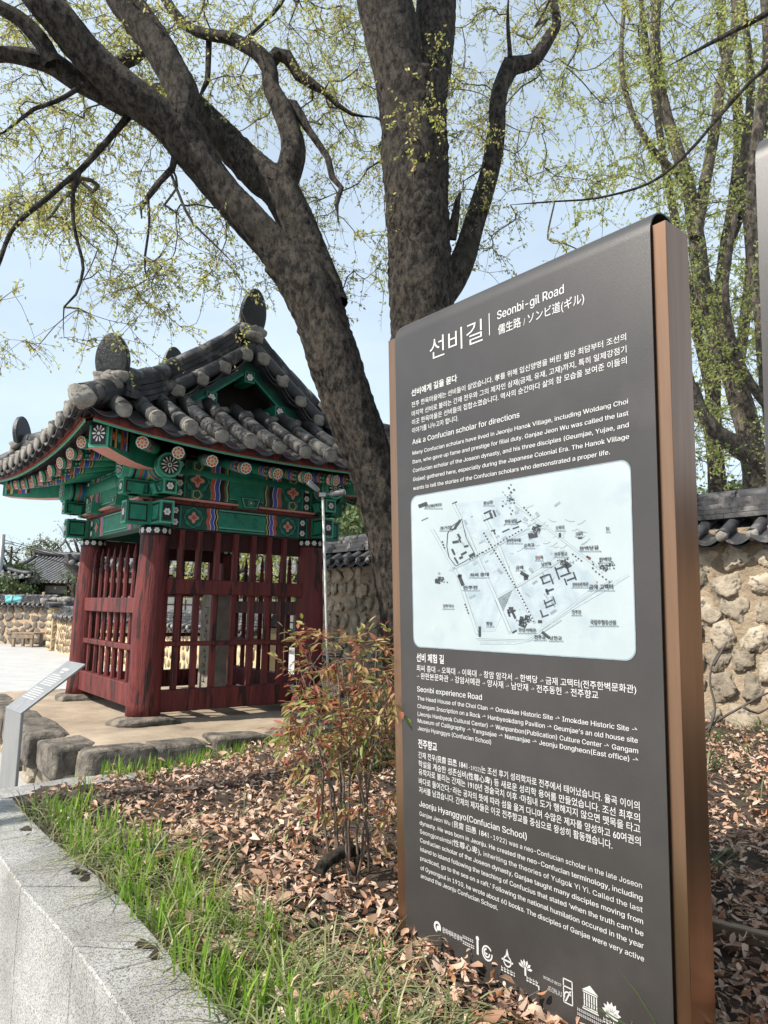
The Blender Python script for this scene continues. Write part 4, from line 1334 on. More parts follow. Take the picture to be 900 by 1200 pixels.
full('이곳 한옥마을은 선비들의 집합소였습니다. 역사의 순간마다 삶의 참 모습을 보여준 이들의', (480, 497.5), (733, 426.8), K)
row('이야기를 나누고자 합니다.', (480, 506.5), (537.5, 494), K)
row('Ask a Confucian scholar for directions', (481, 522), (609, 489), .034, .006)
full('Many Confucian scholars have lived in Jeonju Hanok Village, including Woldang Choi', (481, 533), (735, 474), EN, .002)
full('Dam, who gave up fame and prestige for filial duty. Ganjae Jeon Wu was called the last', (481, 543.5), (735.6, 487.5), EN, .002)
full('Confucian scholar of the Joseon dynasty, and his three disciples (Geumjae, Yujae, and', (481, 554), (736, 501), EN, .002)
full('Gojae) gathered here, especially during the Japanese Colonial Era. The Hanok Village', (481, 564), (736.5, 515), EN, .002)
row('wants to tell the stories of the Confucian scholars who demonstrated a proper life.', (481, 574.5), (715, 533), EN, .002)
row('선비 체험 길', (485, 774), (520.5, 777), .03, .02)
full('최씨 종대 → 오목대 → 이목대 → 창암 암각서 → 한벽당 → 금재 고택터(전주한벽문화관)', (485, 785), (743.5, 811.7), .0225)
row('→ 완판본문화관 → 강암서예관 → 양사재 → 남안재 → 전주동헌 → 전주향교', (486, 794.5), (701.5, 818.3), .0225)
row('Seonbi experience Road', (485.5, 811), (565, 819.5), .032, .005)
full('The Head House of the Choi Clan → Omokdae Historic Site → Imokdae Historic Site →', (485.5, 822), (744, 856), EN, .002)
full("Changam Inscription on a Rock → Hanbyeokdang Pavilion → Geumjae's an old house site", (485.5, 830.5), (744, 869), EN, .002)
full('(Jeonju Hanbyeok Cultural Center) → Wanpanbon(Publication) Culture Center → Gangam', (486, 838.5), (745, 882), EN, .002)
full('Museum of Calligraphy → Yangsajae → Namanjae → Jeonju Dongheon(East office) →', (486, 847), (745, 892.5), EN, .002)
row('Jeonju Hyanggyo (Confucian School)', (486, 855), (575.8, 872), EN, .002)
row('전주향교', (487, 876), (512.5, 879), .03, .02)
full('간재 전우(艮齋 田愚 1841-1922)는 조선 후기 성리학자로 전주에서 태어났습니다. 율곡 이이의', (487.5, 887), (747, 947.8), .0225)
full('학설을 계승한 성존심비(性尊心卑) 등 새로운 성리학 용어를 만들었습니다. 조선 최후의', (488, 897), (747.5, 962), .0225)
full('유학자로 불리는 간재는 1910년 경술국치 이후 “마침내 도가 행해지지 않으면 뗏목을 타고', (488, 906), (748, 975.5), .0225)
full('바다로 들어간다.” 라는 공자의 뜻에 따라 섬을 옮겨 다니며 수많은 제자를 양성하고 60여권의', (488, 915.7), (748, 990.5), .0225)
row('저서를 남겼습니다. 간재의 제자들은 이곳 전주향교를 중심으로 왕성히 활동했습니다.', (488, 925), (718, 996), .0225)
row('Jeonju Hyanggyo(Confucian School)', (488.5, 943.5), (617.5, 984), .034, .005)
full('Ganjae Jeon Wu (艮齋 田愚 1841-1922) was a neo-Confucian scholar in the late Joseon', (489, 954.5), (751, 1040.5), EN, .002)
full('dynasty. He was born in Jeonju. He created the neo-Confucian terminology, including', (489, 963.5), (751.5, 1056), EN, .002)
full('Seongjonsimbi(性尊心卑), inheriting the theories of Yulgok Yi Yi. Called the last', (489.5, 973.5), (752, 1070), EN, .002)
full('Confucian scholar of the Joseon dynasty, Ganjae taught many disciples moving from', (489.5, 983.5), (752.5, 1084), EN, .002)
full("island to island following the teaching of Confucius that stated ‘when the truth can’t be", (489.5, 993.5), (753, 1098.5), EN, .002)
full("practiced, go to the sea on a raft.’ Following the national humilation occured in the year", (490, 1004.5), (754, 1113), EN, .002)
full('of Gyeongsul in 1910, he wrote about 60 books. The disciples of Ganjae were very active', (490, 1015.5), (754.5, 1128.3), EN, .002)
row('around the Jeonju Confucian School.', (490.5, 1026.5), (583.7, 1067), EN, .002)
tx.build('printed_text', M['ink'], board)

# ---- the row of emblems at the foot
lg = MB()
LW = .0014
def ring2(cx, cy, r0, r1, a0=0, a1=2 * math.pi, n=20, mt=0):
    for k in range(n):
        a, b_ = a0 + (a1 - a0) * k / n, a0 + (a1 - a0) * (k + 1) / n
        lg.poly([BP2(cx + math.cos(x) * r, cy + math.sin(x) * r) for x, r in ((a, r0), (b_, r0), (b_, r1), (a, r1))], mt)
ES = .8
def BP2(x, y): return BP(cs + x * ES / .93, cv + y * ES, LW)
def lrect(x0, y0, x1, y1): lg.poly([BP2(x0, y0), BP2(x1, y0), BP2(x1, y1), BP2(x0, y1)])
def lmarks(x0, x1, y, h):          # print too fine to read in the photograph
    x = x0; r_ = np.random.default_rng(int(1000 * (abs(x0) + h)))
    while x < x1 - .003:
        l = min(h * r_.uniform(.6, .95), x1 - x); lrect(x, y, x + l * .8, y + h * .28); lrect(x + l * .1, y + h * .4, x + l * .35, y + h); lrect(x + l * .5, y + h * .55, x + l * .85, y + h * .8); x += l * 1.15
def ltext(body, x, y, size, x1=None):
    put_text(lg, lambda s, v, w=0: BP(s, v, LW), body, cs + x * ES / .93, None if x1 is None else cs + x1 * ES / .93, cv + y * ES, size * ES, .012)
lg = MB()
cs, cv = SPX(513, 1086)
ring2(0, 0, .011, .02, -.6, 4.6); ring2(.004, -.003, 0.0, .009, 0, 2 * math.pi, 12); ltext('문화체육관광부', .028, -.009, .021, .135)
lg.build('emblem', M['ink'], board)
lg = MB()
cs, cv = SPX(566, 1113)
lmarks(-.10, -.042, .008, .011); lmarks(-.10, -.042, -.012, .013)
lrect(-.03, -.024, -.02, .022); ring2(-.025, .03, 0, .008)
for k in range(3): ring2(.022 - .002 * k, -.004, .026 - .01 * k, .020 - .01 * k, .6 + k, 6.4, 18)
lrect(.045, -.03, .054, -.024)
lg.build('emblem', M['ink'], board)
lg = MB()
cs, cv = SPX(595, 1128)
ring2(0, .004, .019, .014, 0, 2 * math.pi, 18); lrect(-.026, .002, .026, .008)
for k in range(5): lrect(-.008 + .0016 * k, .018 + .005 * k, .008 - .0016 * k, .0235 + .005 * k)
lmarks(-.03, .034, -.034, .015)
lg.build('emblem', M['ink'], board)
lg = MB()
cs, cv = SPX(616, 1136)
for k in range(6):
    a = .25 + k * .5; lg.poly([BP2(math.cos(b_) * r_, math.sin(b_) * r_) for b_, r_ in ((a, .006), (a - .2, .024), (a, .032), (a + .2, .024))])
lrect(-.004, -.02, .004, .008); lmarks(.004, .056, -.034, .016); lrect(.054, -.052, .059, -.03)
lg.build('emblem', M['ink'], board)
lg = MB()
cs, cv = SPX(655, 1158)
ltext('WORLD BEST', -.062, .008, .017, .012); ltext('JEONJU', -.046, -.022, .029, .012)
for a in ((.018, .014, .056, .018), (.018, -.034, .056, -.03), (.018, -.034, .022, .04), (.052, -.034, .056, .04), (.018, .036, .056, .04)): lrect(*a)
ring2(.036, -.012, .016, .011, .5, 3.6, 10); lg.poly([BP2(.024, -.028), BP2(.03, -.028), BP2(.05, .008), BP2(.044, .008)])
lg.build('emblem', M['ink'], board)
lg = MB()
cs, cv = SPX(692, 1172)
lg.poly([BP2(-.03, .022), BP2(.03, .022), BP2(0, .042)]); lrect(-.027, .016, .027, .02)
for k in range(6): lrect(-.024 + .009 * k, -.022, -.0195 + .009 * k, .014)
lrect(-.027, -.028, .027, -.024); lrect(-.03, -.034, .03, -.03)
lmarks(-.05, .045, -.047, .008); lmarks(-.05, .04, -.06, .008)
lg.build('emblem', M['ink'], board)
lg = MB()
cs, cv = SPX(717, 1188)
for k in range(7):
    a = .1 + k * .48; lg.poly([BP2(math.cos(b_) * r_, math.sin(b_) * r_) for b_, r_ in ((a, .004), (a - .24, .024), (a, .034), (a + .24, .024))])
lrect(-.02, -.014, .022, .004); lmarks(-.03, .03, -.034, .014)
lg.build('emblem', M['ink'], board)

# ---- the map
mm = MB()
def zm(x, y): return SPX(470 + x / 3.0, 540 + y / 3.0)      # places read off the printed map
c4 = [(36, 128), (805, -3), (824, 700), (47, 652)]
q4 = [zm(*p) for p in c4]
ms0, ms1 = (q4[0][0] + q4[3][0]) / 2, (q4[1][0] + q4[2][0]) / 2
mv1, mv0 = (q4[0][1] + q4[1][1]) / 2, (q4[2][1] + q4[3][1]) / 2
rr = .03; pts = []
for cx_2, cy_2, a0 in ((ms1 - rr / .93, mv1 - rr, 0), (ms0 + rr / .93, mv1 - rr, 90), (ms0 + rr / .93, mv0 + rr, 180), (ms1 - rr / .93, mv0 + rr, 270)):
    for k in range(7):
        a = R(a0 + 15 * k); pts.append((cx_2 + math.cos(a) * rr / .93, cy_2 + math.sin(a) * rr))
mm.poly([BP(s, v, .0009) for s, v in pts], 0)
brd = [(s, v) for s, v in pts]; cc_ = ((ms0 + ms1) / 2, (mv0 + mv1) / 2)
for k in range(len(brd)):
    a, b_ = brd[k], brd[(k + 1) % len(brd)]
    o_ = lambda p: (p[0] + np.sign(p[0] - cc_[0]) * .003, p[1] + np.sign(p[1] - cc_[1]) * .003)
    mm.poly([BP(*a, .0012), BP(*b_, .0012), BP(*o_(b_), .0012), BP(*o_(a), .0012)], 3)
def mpoly(pts, mt, w=.0018): mm.poly([BP(*zm(*p), w) for p in pts], mt)
def mline(pts, wd, mt, w=.0018):
    for a, b_ in zip(pts[:-1], pts[1:]):
        a, b_ = np.array(a, float), np.array(b_, float); d = b_ - a; l = np.linalg.norm(d) + 1e-9; n = np.array([-d[1], d[0]]) / l * wd / 2
        mpoly([a - n, b_ - n, b_ + n, a + n], mt, w)
rt = np.random.default_rng(5)
# washes of the blocks
for c in ([(200, 150), (400, 120), (460, 250), (330, 300), (230, 260)], [(180, 385), (320, 320), (400, 440), (330, 600), (265, 600)], [(345, 300), (480, 250), (560, 330), (430, 420)], [(420, 430), (620, 330), (690, 430), (500, 590), (440, 530)], [(330, 490), (400, 440), (470, 560), (380, 610)]):
    mpoly(c, 2, .0013)
for _ in range(110):
    t_ = rt.random(); x = 190 + 380 * rt.random(); y = 150 + (x - 190) * .45 + rt.normal(80, 110)
    if not (130 < y < 600): continue
    l, h = rt.uniform(8, 26), rt.uniform(5, 12); a = rt.choice([.9, -.55]) + rt.normal(0, .1)
    ca, sa = math.cos(a), math.sin(a)
    mpoly([(x + ca * i * l / 2 - sa * j * h / 2, y + sa * i * l / 2 + ca * j * h / 2) for i, j in ((-1, -1), (1, -1), (1, 1), (-1, 1))], int(rt.choice([2, 3, 3])) if rt.random() < .8 else 2, .0014 + .0003 * rt.random())
# streets
for L in ([(185, 150), (225, 230), (280, 360), (330, 470), (385, 600)], [(175, 385), (300, 320), (430, 245)], [(290, 190), (345, 300), (400, 440), (470, 570)], [(340, 480), (420, 435), (560, 350)], [(480, 600), (620, 500), (740, 420)], [(110, 240), (200, 400), (270, 610)], [(270, 625), (450, 630), (560, 560)], [(400, 150), (520, 240), (700, 380)]):
    mline(L, 9, 0, .0019)
    for s_ in (-5, 5): mline([(x + s_, y) for x, y in L], 1.3, 3, .0020)
def dots(a, b_, n, mt=1, sz=5):
    for k in range(n):
        f = (k + .5) / n; x, y = a[0] + (b_[0] - a[0]) * f, a[1] + (b_[1] - a[1]) * f
        mpoly([(x - sz / 2, y - sz / 2), (x + sz / 2, y - sz / 2), (x + sz / 2, y + sz / 2), (x - sz / 2, y + sz / 2)], mt, .0023)
dots((290, 250), (420, 470), 22); dots((420, 470), (470, 570), 9); dots((285, 325), (430, 240), 14); dots((240, 350), (290, 320), 6); dots((145, 280), (155, 310), 3); dots((225, 500), (240, 540), 4); dots((430, 160), (460, 195), 4); dots((600, 325), (640, 355), 4); dots((680, 385), (740, 430), 5)
# dark buildings
def bld(x, y, l, h, a, mt=1):
    ca, sa = math.cos(R(a)), math.sin(R(a))
    q_ = [(x + ca * i * l / 2 - sa * j * h / 2, y + sa * i * l / 2 + ca * j * h / 2) for i, j in ((-1, -1), (1, -1), (1, 1), (-1, 1))]
    mpoly(q_, mt, .0025)
for b_ in ((78, 155, 32, 12, -20), (85, 205, 26, 2, -25), (190, 147, 18, 3, -25), (200, 222, 34, 8, -55), (185, 240, 22, 5, -20), (205, 265, 18, 7, 60), (193, 285, 22, 8, -10), (208, 280, 14, 6, 60), (230, 300, 16, 6, -15), (185, 320, 22, 7, 65), (195, 350, 24, 6, 60), (222, 325, 22, 6, -30), (250, 330, 22, 7, -30), (212, 340, 14, 7, -30), (305, 180, 28, 5, -25), (318, 192, 8, 22, -20), (330, 185, 6, 24, -20), (305, 205, 30, 4, -25), (325, 245, 16, 4, -20), (330, 252, 4, 14, -20), (405, 235, 24, 4, -20), (370, 245, 28, 4, -25), (415, 215, 20, 4, -25), (465, 262, 32, 18, -10), (475, 240, 26, 14, 20), (480, 234, 10, 22, 10), (212, 420, 40, 12, 68), (208, 405, 12, 12, 10), (135, 418, 30, 10, -20), (130, 428, 18, 6, 10), (435, 400, 30, 12, 30), (440, 410, 14, 18, -10), (505, 405, 34, 5, -20), (498, 420, 5, 26, -20), (530, 415, 5, 38, -20), (512, 428, 30, 4, -20), (524, 455, 30, 6, -20), (515, 460, 8, 20, -20), (565, 375, 44, 5, -18), (550, 395, 5, 46, -20), (585, 375, 6, 34, -20), (580, 400, 40, 5, -20), (600, 415, 34, 5, -20), (580, 425, 5, 24, -20), (612, 405, 5, 30, -20), (575, 360, 26, 18, 20), (590, 368, 16, 14, -30), (520, 495, 34, 4, -25), (508, 500, 4, 24, -20), (540, 490, 4, 26, -20), (525, 510, 34, 4, -22), (495, 535, 5, 22, -20), (508, 545, 26, 4, -20), (390, 530, 30, 6, -20), (380, 535, 6, 26, -15), (398, 542, 8, 26, -25), (388, 520, 16, 12, 0), (435, 562, 40, 14, -15), (430, 575, 24, 18, 25), (445, 555, 18, 24, 10), (425, 555, 12, 16, 10), (510, 612, 34, 10, 40), (712, 372, 26, 8, -20), (718, 382, 14, 10, 30), (660, 340, 16, 8, 30), (630, 270, 14, 8, 0), (560, 262, 8, 16, 0), (278, 600, 8, 36, 0), (400, 600, 18, 5, -30), (490, 565, 14, 10, 0)):
    bld(*b_)
mline([(165, 255), (162, 300), (170, 340), (195, 370), (228, 352), (262, 330), (230, 270), (215, 205), (180, 230), (165, 255)], 2, 1, .0024)
for _ in range(170):     # brushed tree dabs and hill strokes
    k = rt.integers(0, 6); cx0, cy0, sx_, sy_ = ((480, 240, 9, 8), (580, 360, 16, 8), (435, 560, 16, 14), (715, 370, 20, 8), (140, 415, 10, 8), (380, 135, 12, 18))[k]
    x, y = rt.normal(cx0, sx_), rt.normal(cy0, sy_); r_ = rt.uniform(1.5, 4)
    mpoly([(x + r_ * math.cos(a), y + r_ * math.sin(a)) for a in np.arange(6) * math.pi / 3], 1 if rt.random() < .6 else 3, .0027)
for _ in range(30):
    x, y = rt.uniform(380, 640), rt.uniform(200, 330); l = rt.uniform(12, 40); a = rt.uniform(-.9, .6)
    mline([(x, y), (x + l * .5, y + l * .5 * math.sin(a) + 4), (x + l, y + l * math.sin(a))], 1.2, 3, .0021)
mline([(500, 585), (600, 520), (720, 450), (800, 400)], 12, 2, .0015); mline([(280, 640), (400, 640), (520, 615)], 10, 2, .0015)
# place names: a Korean line over a small line, as on the print
names = [(115, 162, '한국전통문화전당', 60), (308, 152, '풍남문', 34), (158, 240, '경기전', 40), (388, 217, '전동성당', 44), (560, 240, '오목대', 30), (628, 262, '이목대', 24), (728, 245, '향교', 12), (662, 312, '한벽당길', 66), (720, 352, '한벽당', 44), (563, 333, '전주향교', 46), (487, 345, '양사재', 26), (512, 368, '남안재', 34), (452, 302, '오목교', 36), (398, 285, '전주한옥마을', 50), (418, 380, '금재', 26), (277, 405, '최씨 종대', 66), (245, 450, '전주천', 50), (632, 440, '완판본문화관', 56), (705, 450, '금재 고택터', 84), (168, 515, '전주객사', 38), (618, 537, '전주천', 32), (712, 575, '국립무형유산원', 90), (445, 600, '강암서예관', 62), (490, 625, '전주교', 40), (545, 628, '남천교', 44), (312, 577, '창암', 22)]
for x, y, tx_, wd in names:
    s0_, v0_ = zm(x - wd / 2, y); s1_, v1_ = zm(x + wd / 2, y)
    put_text(mm, BP, tx_, s0_, s1_, v0_ * .5 + v1_ * .5, .0115 if wd < 70 else .014, .02, .003, 1)
    xx = x - wd * .55
    while xx < x + wd * .55:
        l = rt.uniform(3, 8); mpoly([(xx, y + 4), (xx + l, y + 4), (xx + l, y + 7), (xx, y + 7)], 3, .003); xx += l + 1.5
for x, y in ((690, 425), (630, 432), (660, 345), (485, 345), (420, 375)): mpoly([(x - 2, y - 2), (x + 2, y - 2), (x + 2, y + 2), (x - 2, y + 2)], 4, .0031)
mm.build('map_panel', [M['mappaper'], M['mapink'], M['mapblue'], M['mapgrey'], M['mapred']], board)

# ------------------------------------------------------------------ the neighbouring board at the right edge
q2 = at(884.5, 170, 1.42)
sgn2 = np.array(q2) - SP(0, 1.0)
def SP2(s, v, w=0.0): return SP(s, v, w) + sgn2 + SU * .058 * (v - 1.0)      # this one has settled a little askew
b2 = SP2(.5, -.98, -.05)
board2 = empty('information_board', tuple(b2), label='grey information board cut off by the right edge of the photo, nearest to the viewer', cat='sign')
BP_2 = rel(SP2, b2)
shell(BP_2, 0, 1, -1.12, 'folded_plate', board2, plate_m)
core(BP_2, board2, l=.01, r=.037)

# ------------------------------------------------------------------ small slanted reading board at the left
F0 = at(6.6, 829.5, 4.30); wdir = np.array([math.sin(R(137)), math.cos(R(137)), 0]); adir = np.array([math.sin(R(47)), math.cos(R(47)), 0])
rb = empty('reading_board', (F0[0], F0[1], 0), label='small brushed steel reading board on a slanted bent post beside the platform corner', cat='sign')
def RBP(u, a, z): return wdir * u + adir * a + np.array([0, 0, z])
fz = F0[2]; wd = .285
m = MB()
m.prism([RBP(0, 0, -.02), RBP(wd, 0, -.02), RBP(wd, 0, fz), RBP(0, 0, fz)], adir * .018, 0)
m.build('post', M['steel'], rb, .004)
m = MB()
pn = [RBP(0, -.004, fz + .002), RBP(wd, -.004, fz + .002), RBP(wd, .335, fz + .262), RBP(0, .335, fz + .262)]
nrm = np.cross(pn[1] - pn[0], pn[3] - pn[0]); nrm /= np.linalg.norm(nrm)
if nrm[2] < 0: nrm = -nrm
m.prism(pn, -nrm * .014, 0); m.build('slanted_panel', M['steel'], rb, .004)
m = MB(); ed = (pn[3] - pn[0]); el = np.linalg.norm(ed); ed = ed / el
def PT(x, y): return pn[0] + wdir * x + ed * y + nrm * .002
rt = np.random.default_rng(8)
def dashes(x0, x1, y, h):
    x = x0
    while x < x1 - .004:
        l = min(rt.uniform(.004, .011), x1 - x); m.add([PT(x, y), PT(x + l, y), PT(x + l, y + h), PT(x, y + h)], [(0, 1, 2, 3)], 0); x += l + .0025
for k in range(13):
    if k != 6: dashes(.04, .24 - .06 * (k in (5, 12)), .10 + k * .0165, .007)
dashes(.09, .19, .345, .018); dashes(.11, .17, .325, .009)
m.build('engraved_text', M['ink'], rb)

# ================================================================== smaller things
# stone stele inside the pavilion
st_ = empty('stone_stele', tuple(pl(.27, .02, ZP)), R(38), 'grey stone stele with rounded top and carved characters standing behind the red lattice', 'stele')
m = MB()
prof = [(-.17, .1), (.17, .1), (.17, 1.15)] + [(.17 * math.cos(a), 1.15 + .085 * math.sin(a)) for a in np.linspace(.2, math.pi - .2, 9)] + [(-.17, 1.15)]
m.prism([(-.115, x, z) for x, z in prof], (.23, 0, 0), 0); m.build('slab', M['stele'], st_, .012)
m = MB(); m.bbox((0, 0, .05), (.5, .62, .14), 0, .03); m.build('plinth', M['stele'], st_)
m = MB(); rt = np.random.default_rng(2)
for k in range(11):
    z = .25 + k * .08
    for j in range(4):
        y, zz = rt.uniform(-.03, .03), z + rt.uniform(-.025, .025)
        if j % 2: m.box((-.1165, y, zz), (.003, .05, .009), 0)
        else: m.box((-.1165, y, zz), (.003, .009, .04), 0)
m.build('carved_characters', M['black'], st_)

# fire extinguisher beside the right column
fx = empty('fire_extinguisher', tuple(pl(.98, -1.33, ZP)), .4, 'red fire extinguisher with a white tag standing at the right column foot behind the shrub', 'fire extinguisher')
M['exred'] = mat('extinguisher_red', (.45, .012, .012), None, rough=.3, spec=.5)
m = MB(); m.tube([(0, 0, z) for z in (0, .015, .03, .40, .44, .47, .50)], [.07, .08, .082, .082, .07, .045, .026], 20, 0); m.build('cylinder', M['exred'], fx)
m = MB(); m.tube([(0, 0, .5), (0, 0, .55)], .02, 10, 0); m.box((.03, 0, .57), (.13, .02, .014), 0); m.box((.035, 0, .6), (.14, .022, .012), 0); m.build('valve_handle', M['black'], fx)
m = MB(); m.tube(catmull([(-.02, 0, .54), (-.1, 0, .5), (-.11, .01, .3), (-.095, .01, .12)], .03), .011, 8, 0); m.build('hose', M['black'], fx)
m = MB(); m.tube([(0, 0, .17), (0, 0, .32)], .0828, 20, 0, False); m.build('paper_label', M['white'], fx)
tg = MB(); p0 = np.array(pl(.78, -1.25, 0)); 
tgo = empty('paper_tag', tuple(pl(.62, -1.2, .62)), R(38), 'small white tag hanging from the bottom rail of the red lattice', 'tag')
tg.box((0, 0, .05), (.045, .006, .17), 0, ax=[(.9, 0, .43), (0, 1, 0), (-.43, 0, .9)]); tg.build('tag_card', M['mappaper'], tgo)
tg = MB(); tg.tube([(.03, 0, .12), (.05, .05, .16)], .003, 6, 0); tg.build('tag_string', M['white'], tgo)

# thin pole with two small spot lamps
pb = at(383.5, 760, 6.3); pt_ = at(378.2, 580, 6.3)
lp = empty('lamp_pole', (pb[0], pb[1], .5), 0, 'thin pale metal pole with two small lamps, in front of the right column', 'lamp pole')
lb = np.array([pb[0], pb[1], .5])
dirp = (pt_ - pb) / np.linalg.norm(pt_ - pb)
low = pb - dirp * (pb[2] - .5) / dirp[2]
m = MB(); m.tube([low - lb, (low + pt_) / 2 - lb, pt_ - lb], .0125, 10, 0); m.build('pole', M['polew'], lp)
tp = pt_ - lb
m = MB(); m.tube(catmull([tp + (-.03, 0, -.005), tp + (.0, -.01, .005), tp + (.08, 0, .004)], .02), .009, 8, 0); m.box(tp, (.06, .05, .035), 0); m.build('lamp_bracket', M['steel'], lp)
for a, b_ in (((.06, 0, .006), (.20, -.03, .026)), ((-.03, 0, .03), (-.13, -.02, .11))):
    m = MB(); a, b_ = np.array(a), np.array(b_); d = (b_ - a) / np.linalg.norm(b_ - a)
    m.tube([tp + a, tp + a + d * .02, tp + a + d * .05, tp + b_ - d * .008, tp + b_], [.012, .02, .024, .028, .026], 12, 0)
    m.tube([tp + b_ - d * .006, tp + b_ + d * .003], .023, 12, 1)
    m.build('spot_lamp', [M['steel'], M['lens']], lp)

# plank edging and dead wood on the soil
pk0, pk1 = on_z(836, 1101, .585), on_z(912, 1122, .585)
pd = pk1 - pk0; pd /= np.linalg.norm(pd)
pk = empty('edging_plank', tuple((pk0 + pk1) / 2), math.atan2(pd[1], pd[0]), 'pale wooden edging plank lying in the leaf litter right of the board', 'plank')
m = MB(); m.bbox((.1, 0, .02), (.75, .035, .075), 0, .004); m.build('board_length', M['wood'], pk)
m = MB()
for x in (-.15, .3): m.tube([(x, .03, -.1), (x, .03, .06)], .012, 6, 0)
m.build('peg', M['wood'], pk)
rb0, rb1 = on_z(372, 1022, .60), on_z(404, 1000, .61)
dw = empty('dead_root', tuple(rb0), 0, 'short dark dead root lying at the foot of the red-leaved shrub', 'root')
d = rb1 - rb0
m = MB(); m.tube(catmull([(0, 0, -.01), d * .3 + (0, 0, .012), d * .7 + (0, 0, .012), d * 1.1 + (0, 0, .004), d * 1.4 + (0, .03, -.03)], .02), [.022] * 3 + [.026] * 200 if False else .024, 9, 0, True, True, jit=.08, rng=rng); m.build('root_body', M['barkm'], dw)

# bench with driftwood beyond, at the left
bo = at(29, 755, 25.2); bo = np.array([bo[0], bo[1], 0])
bn = empty('wooden_bench', tuple(bo), R(-8), 'low weathered wooden bench in front of the brown stone wall', 'bench')
for k in range(4):
    m = MB(); m.bbox((.1, -.24 + k * .16, .46), (.86, .145, .06), 0, .01); m.build('seat_plank', M['wood'], bn)
m = MB(); m.bbox((.1, -.31, .36), (.82, .05, .12), 0, .008); m.build('apron', M['wood'], bn)
for x in (-.24, .44):
    for y in (-.27, .25):
        m = MB(); m.bbox((x, y, .21), (.1, .09, .42), 0, .01); m.build('leg', M['wood'], bn)
do = empty('driftwood', (bo[0] + .35, bo[1] + .75, 0), 0, 'crossed dead branches leaning on the wall behind the bench', 'driftwood')
m = MB(); rt = np.random.default_rng(4)
for L in ([(-.75, 0, .3), (-.3, 0, .75), (.05, 0, 1.35), (.2, .1, 1.75)], [(.3, 0, .2), (.05, -.05, .8), (.0, 0, 1.3), (-.25, .1, 1.9)], [(-.1, 0, .2), (.0, -.05, .7), (.2, 0, 1.1)]):
    m.tube(catmull(L, .1), np.linspace(.1, .05, len(catmull(L, .1))), 8, 0, jit=.08, rng=rt)
m.build('branch', M['wood'], do)
to = at(20, 701, 26.6)
tarp = empty('tarp_bundle', tuple(to - np.array([0, 0, .2])), .2, 'turquoise tarpaulin bundle lying on top of the brown stone wall', 'tarp')
M['teal'] = mat('turquoise_tarp', (.1, .4, .42), (.16, .5, .52), 6, .5, .02, 9)
m = MB(); m.ico((0, 0, .14), (.42, .3, .17), rt, 0, .12, 3); m.ico((.28, 0, .15), (.2, .26, .14), rt, 0, .14, 3); m.build('bundle', M['teal'], tarp)
m = MB(); m.tube(catmull([(-.1, -.32, .05), (-.1, -.2, .27), (-.1, .1, .33), (-.1, .33, .1)], .05), .015, 6, 0); m.build('tie_rope', M['wood'], tarp)

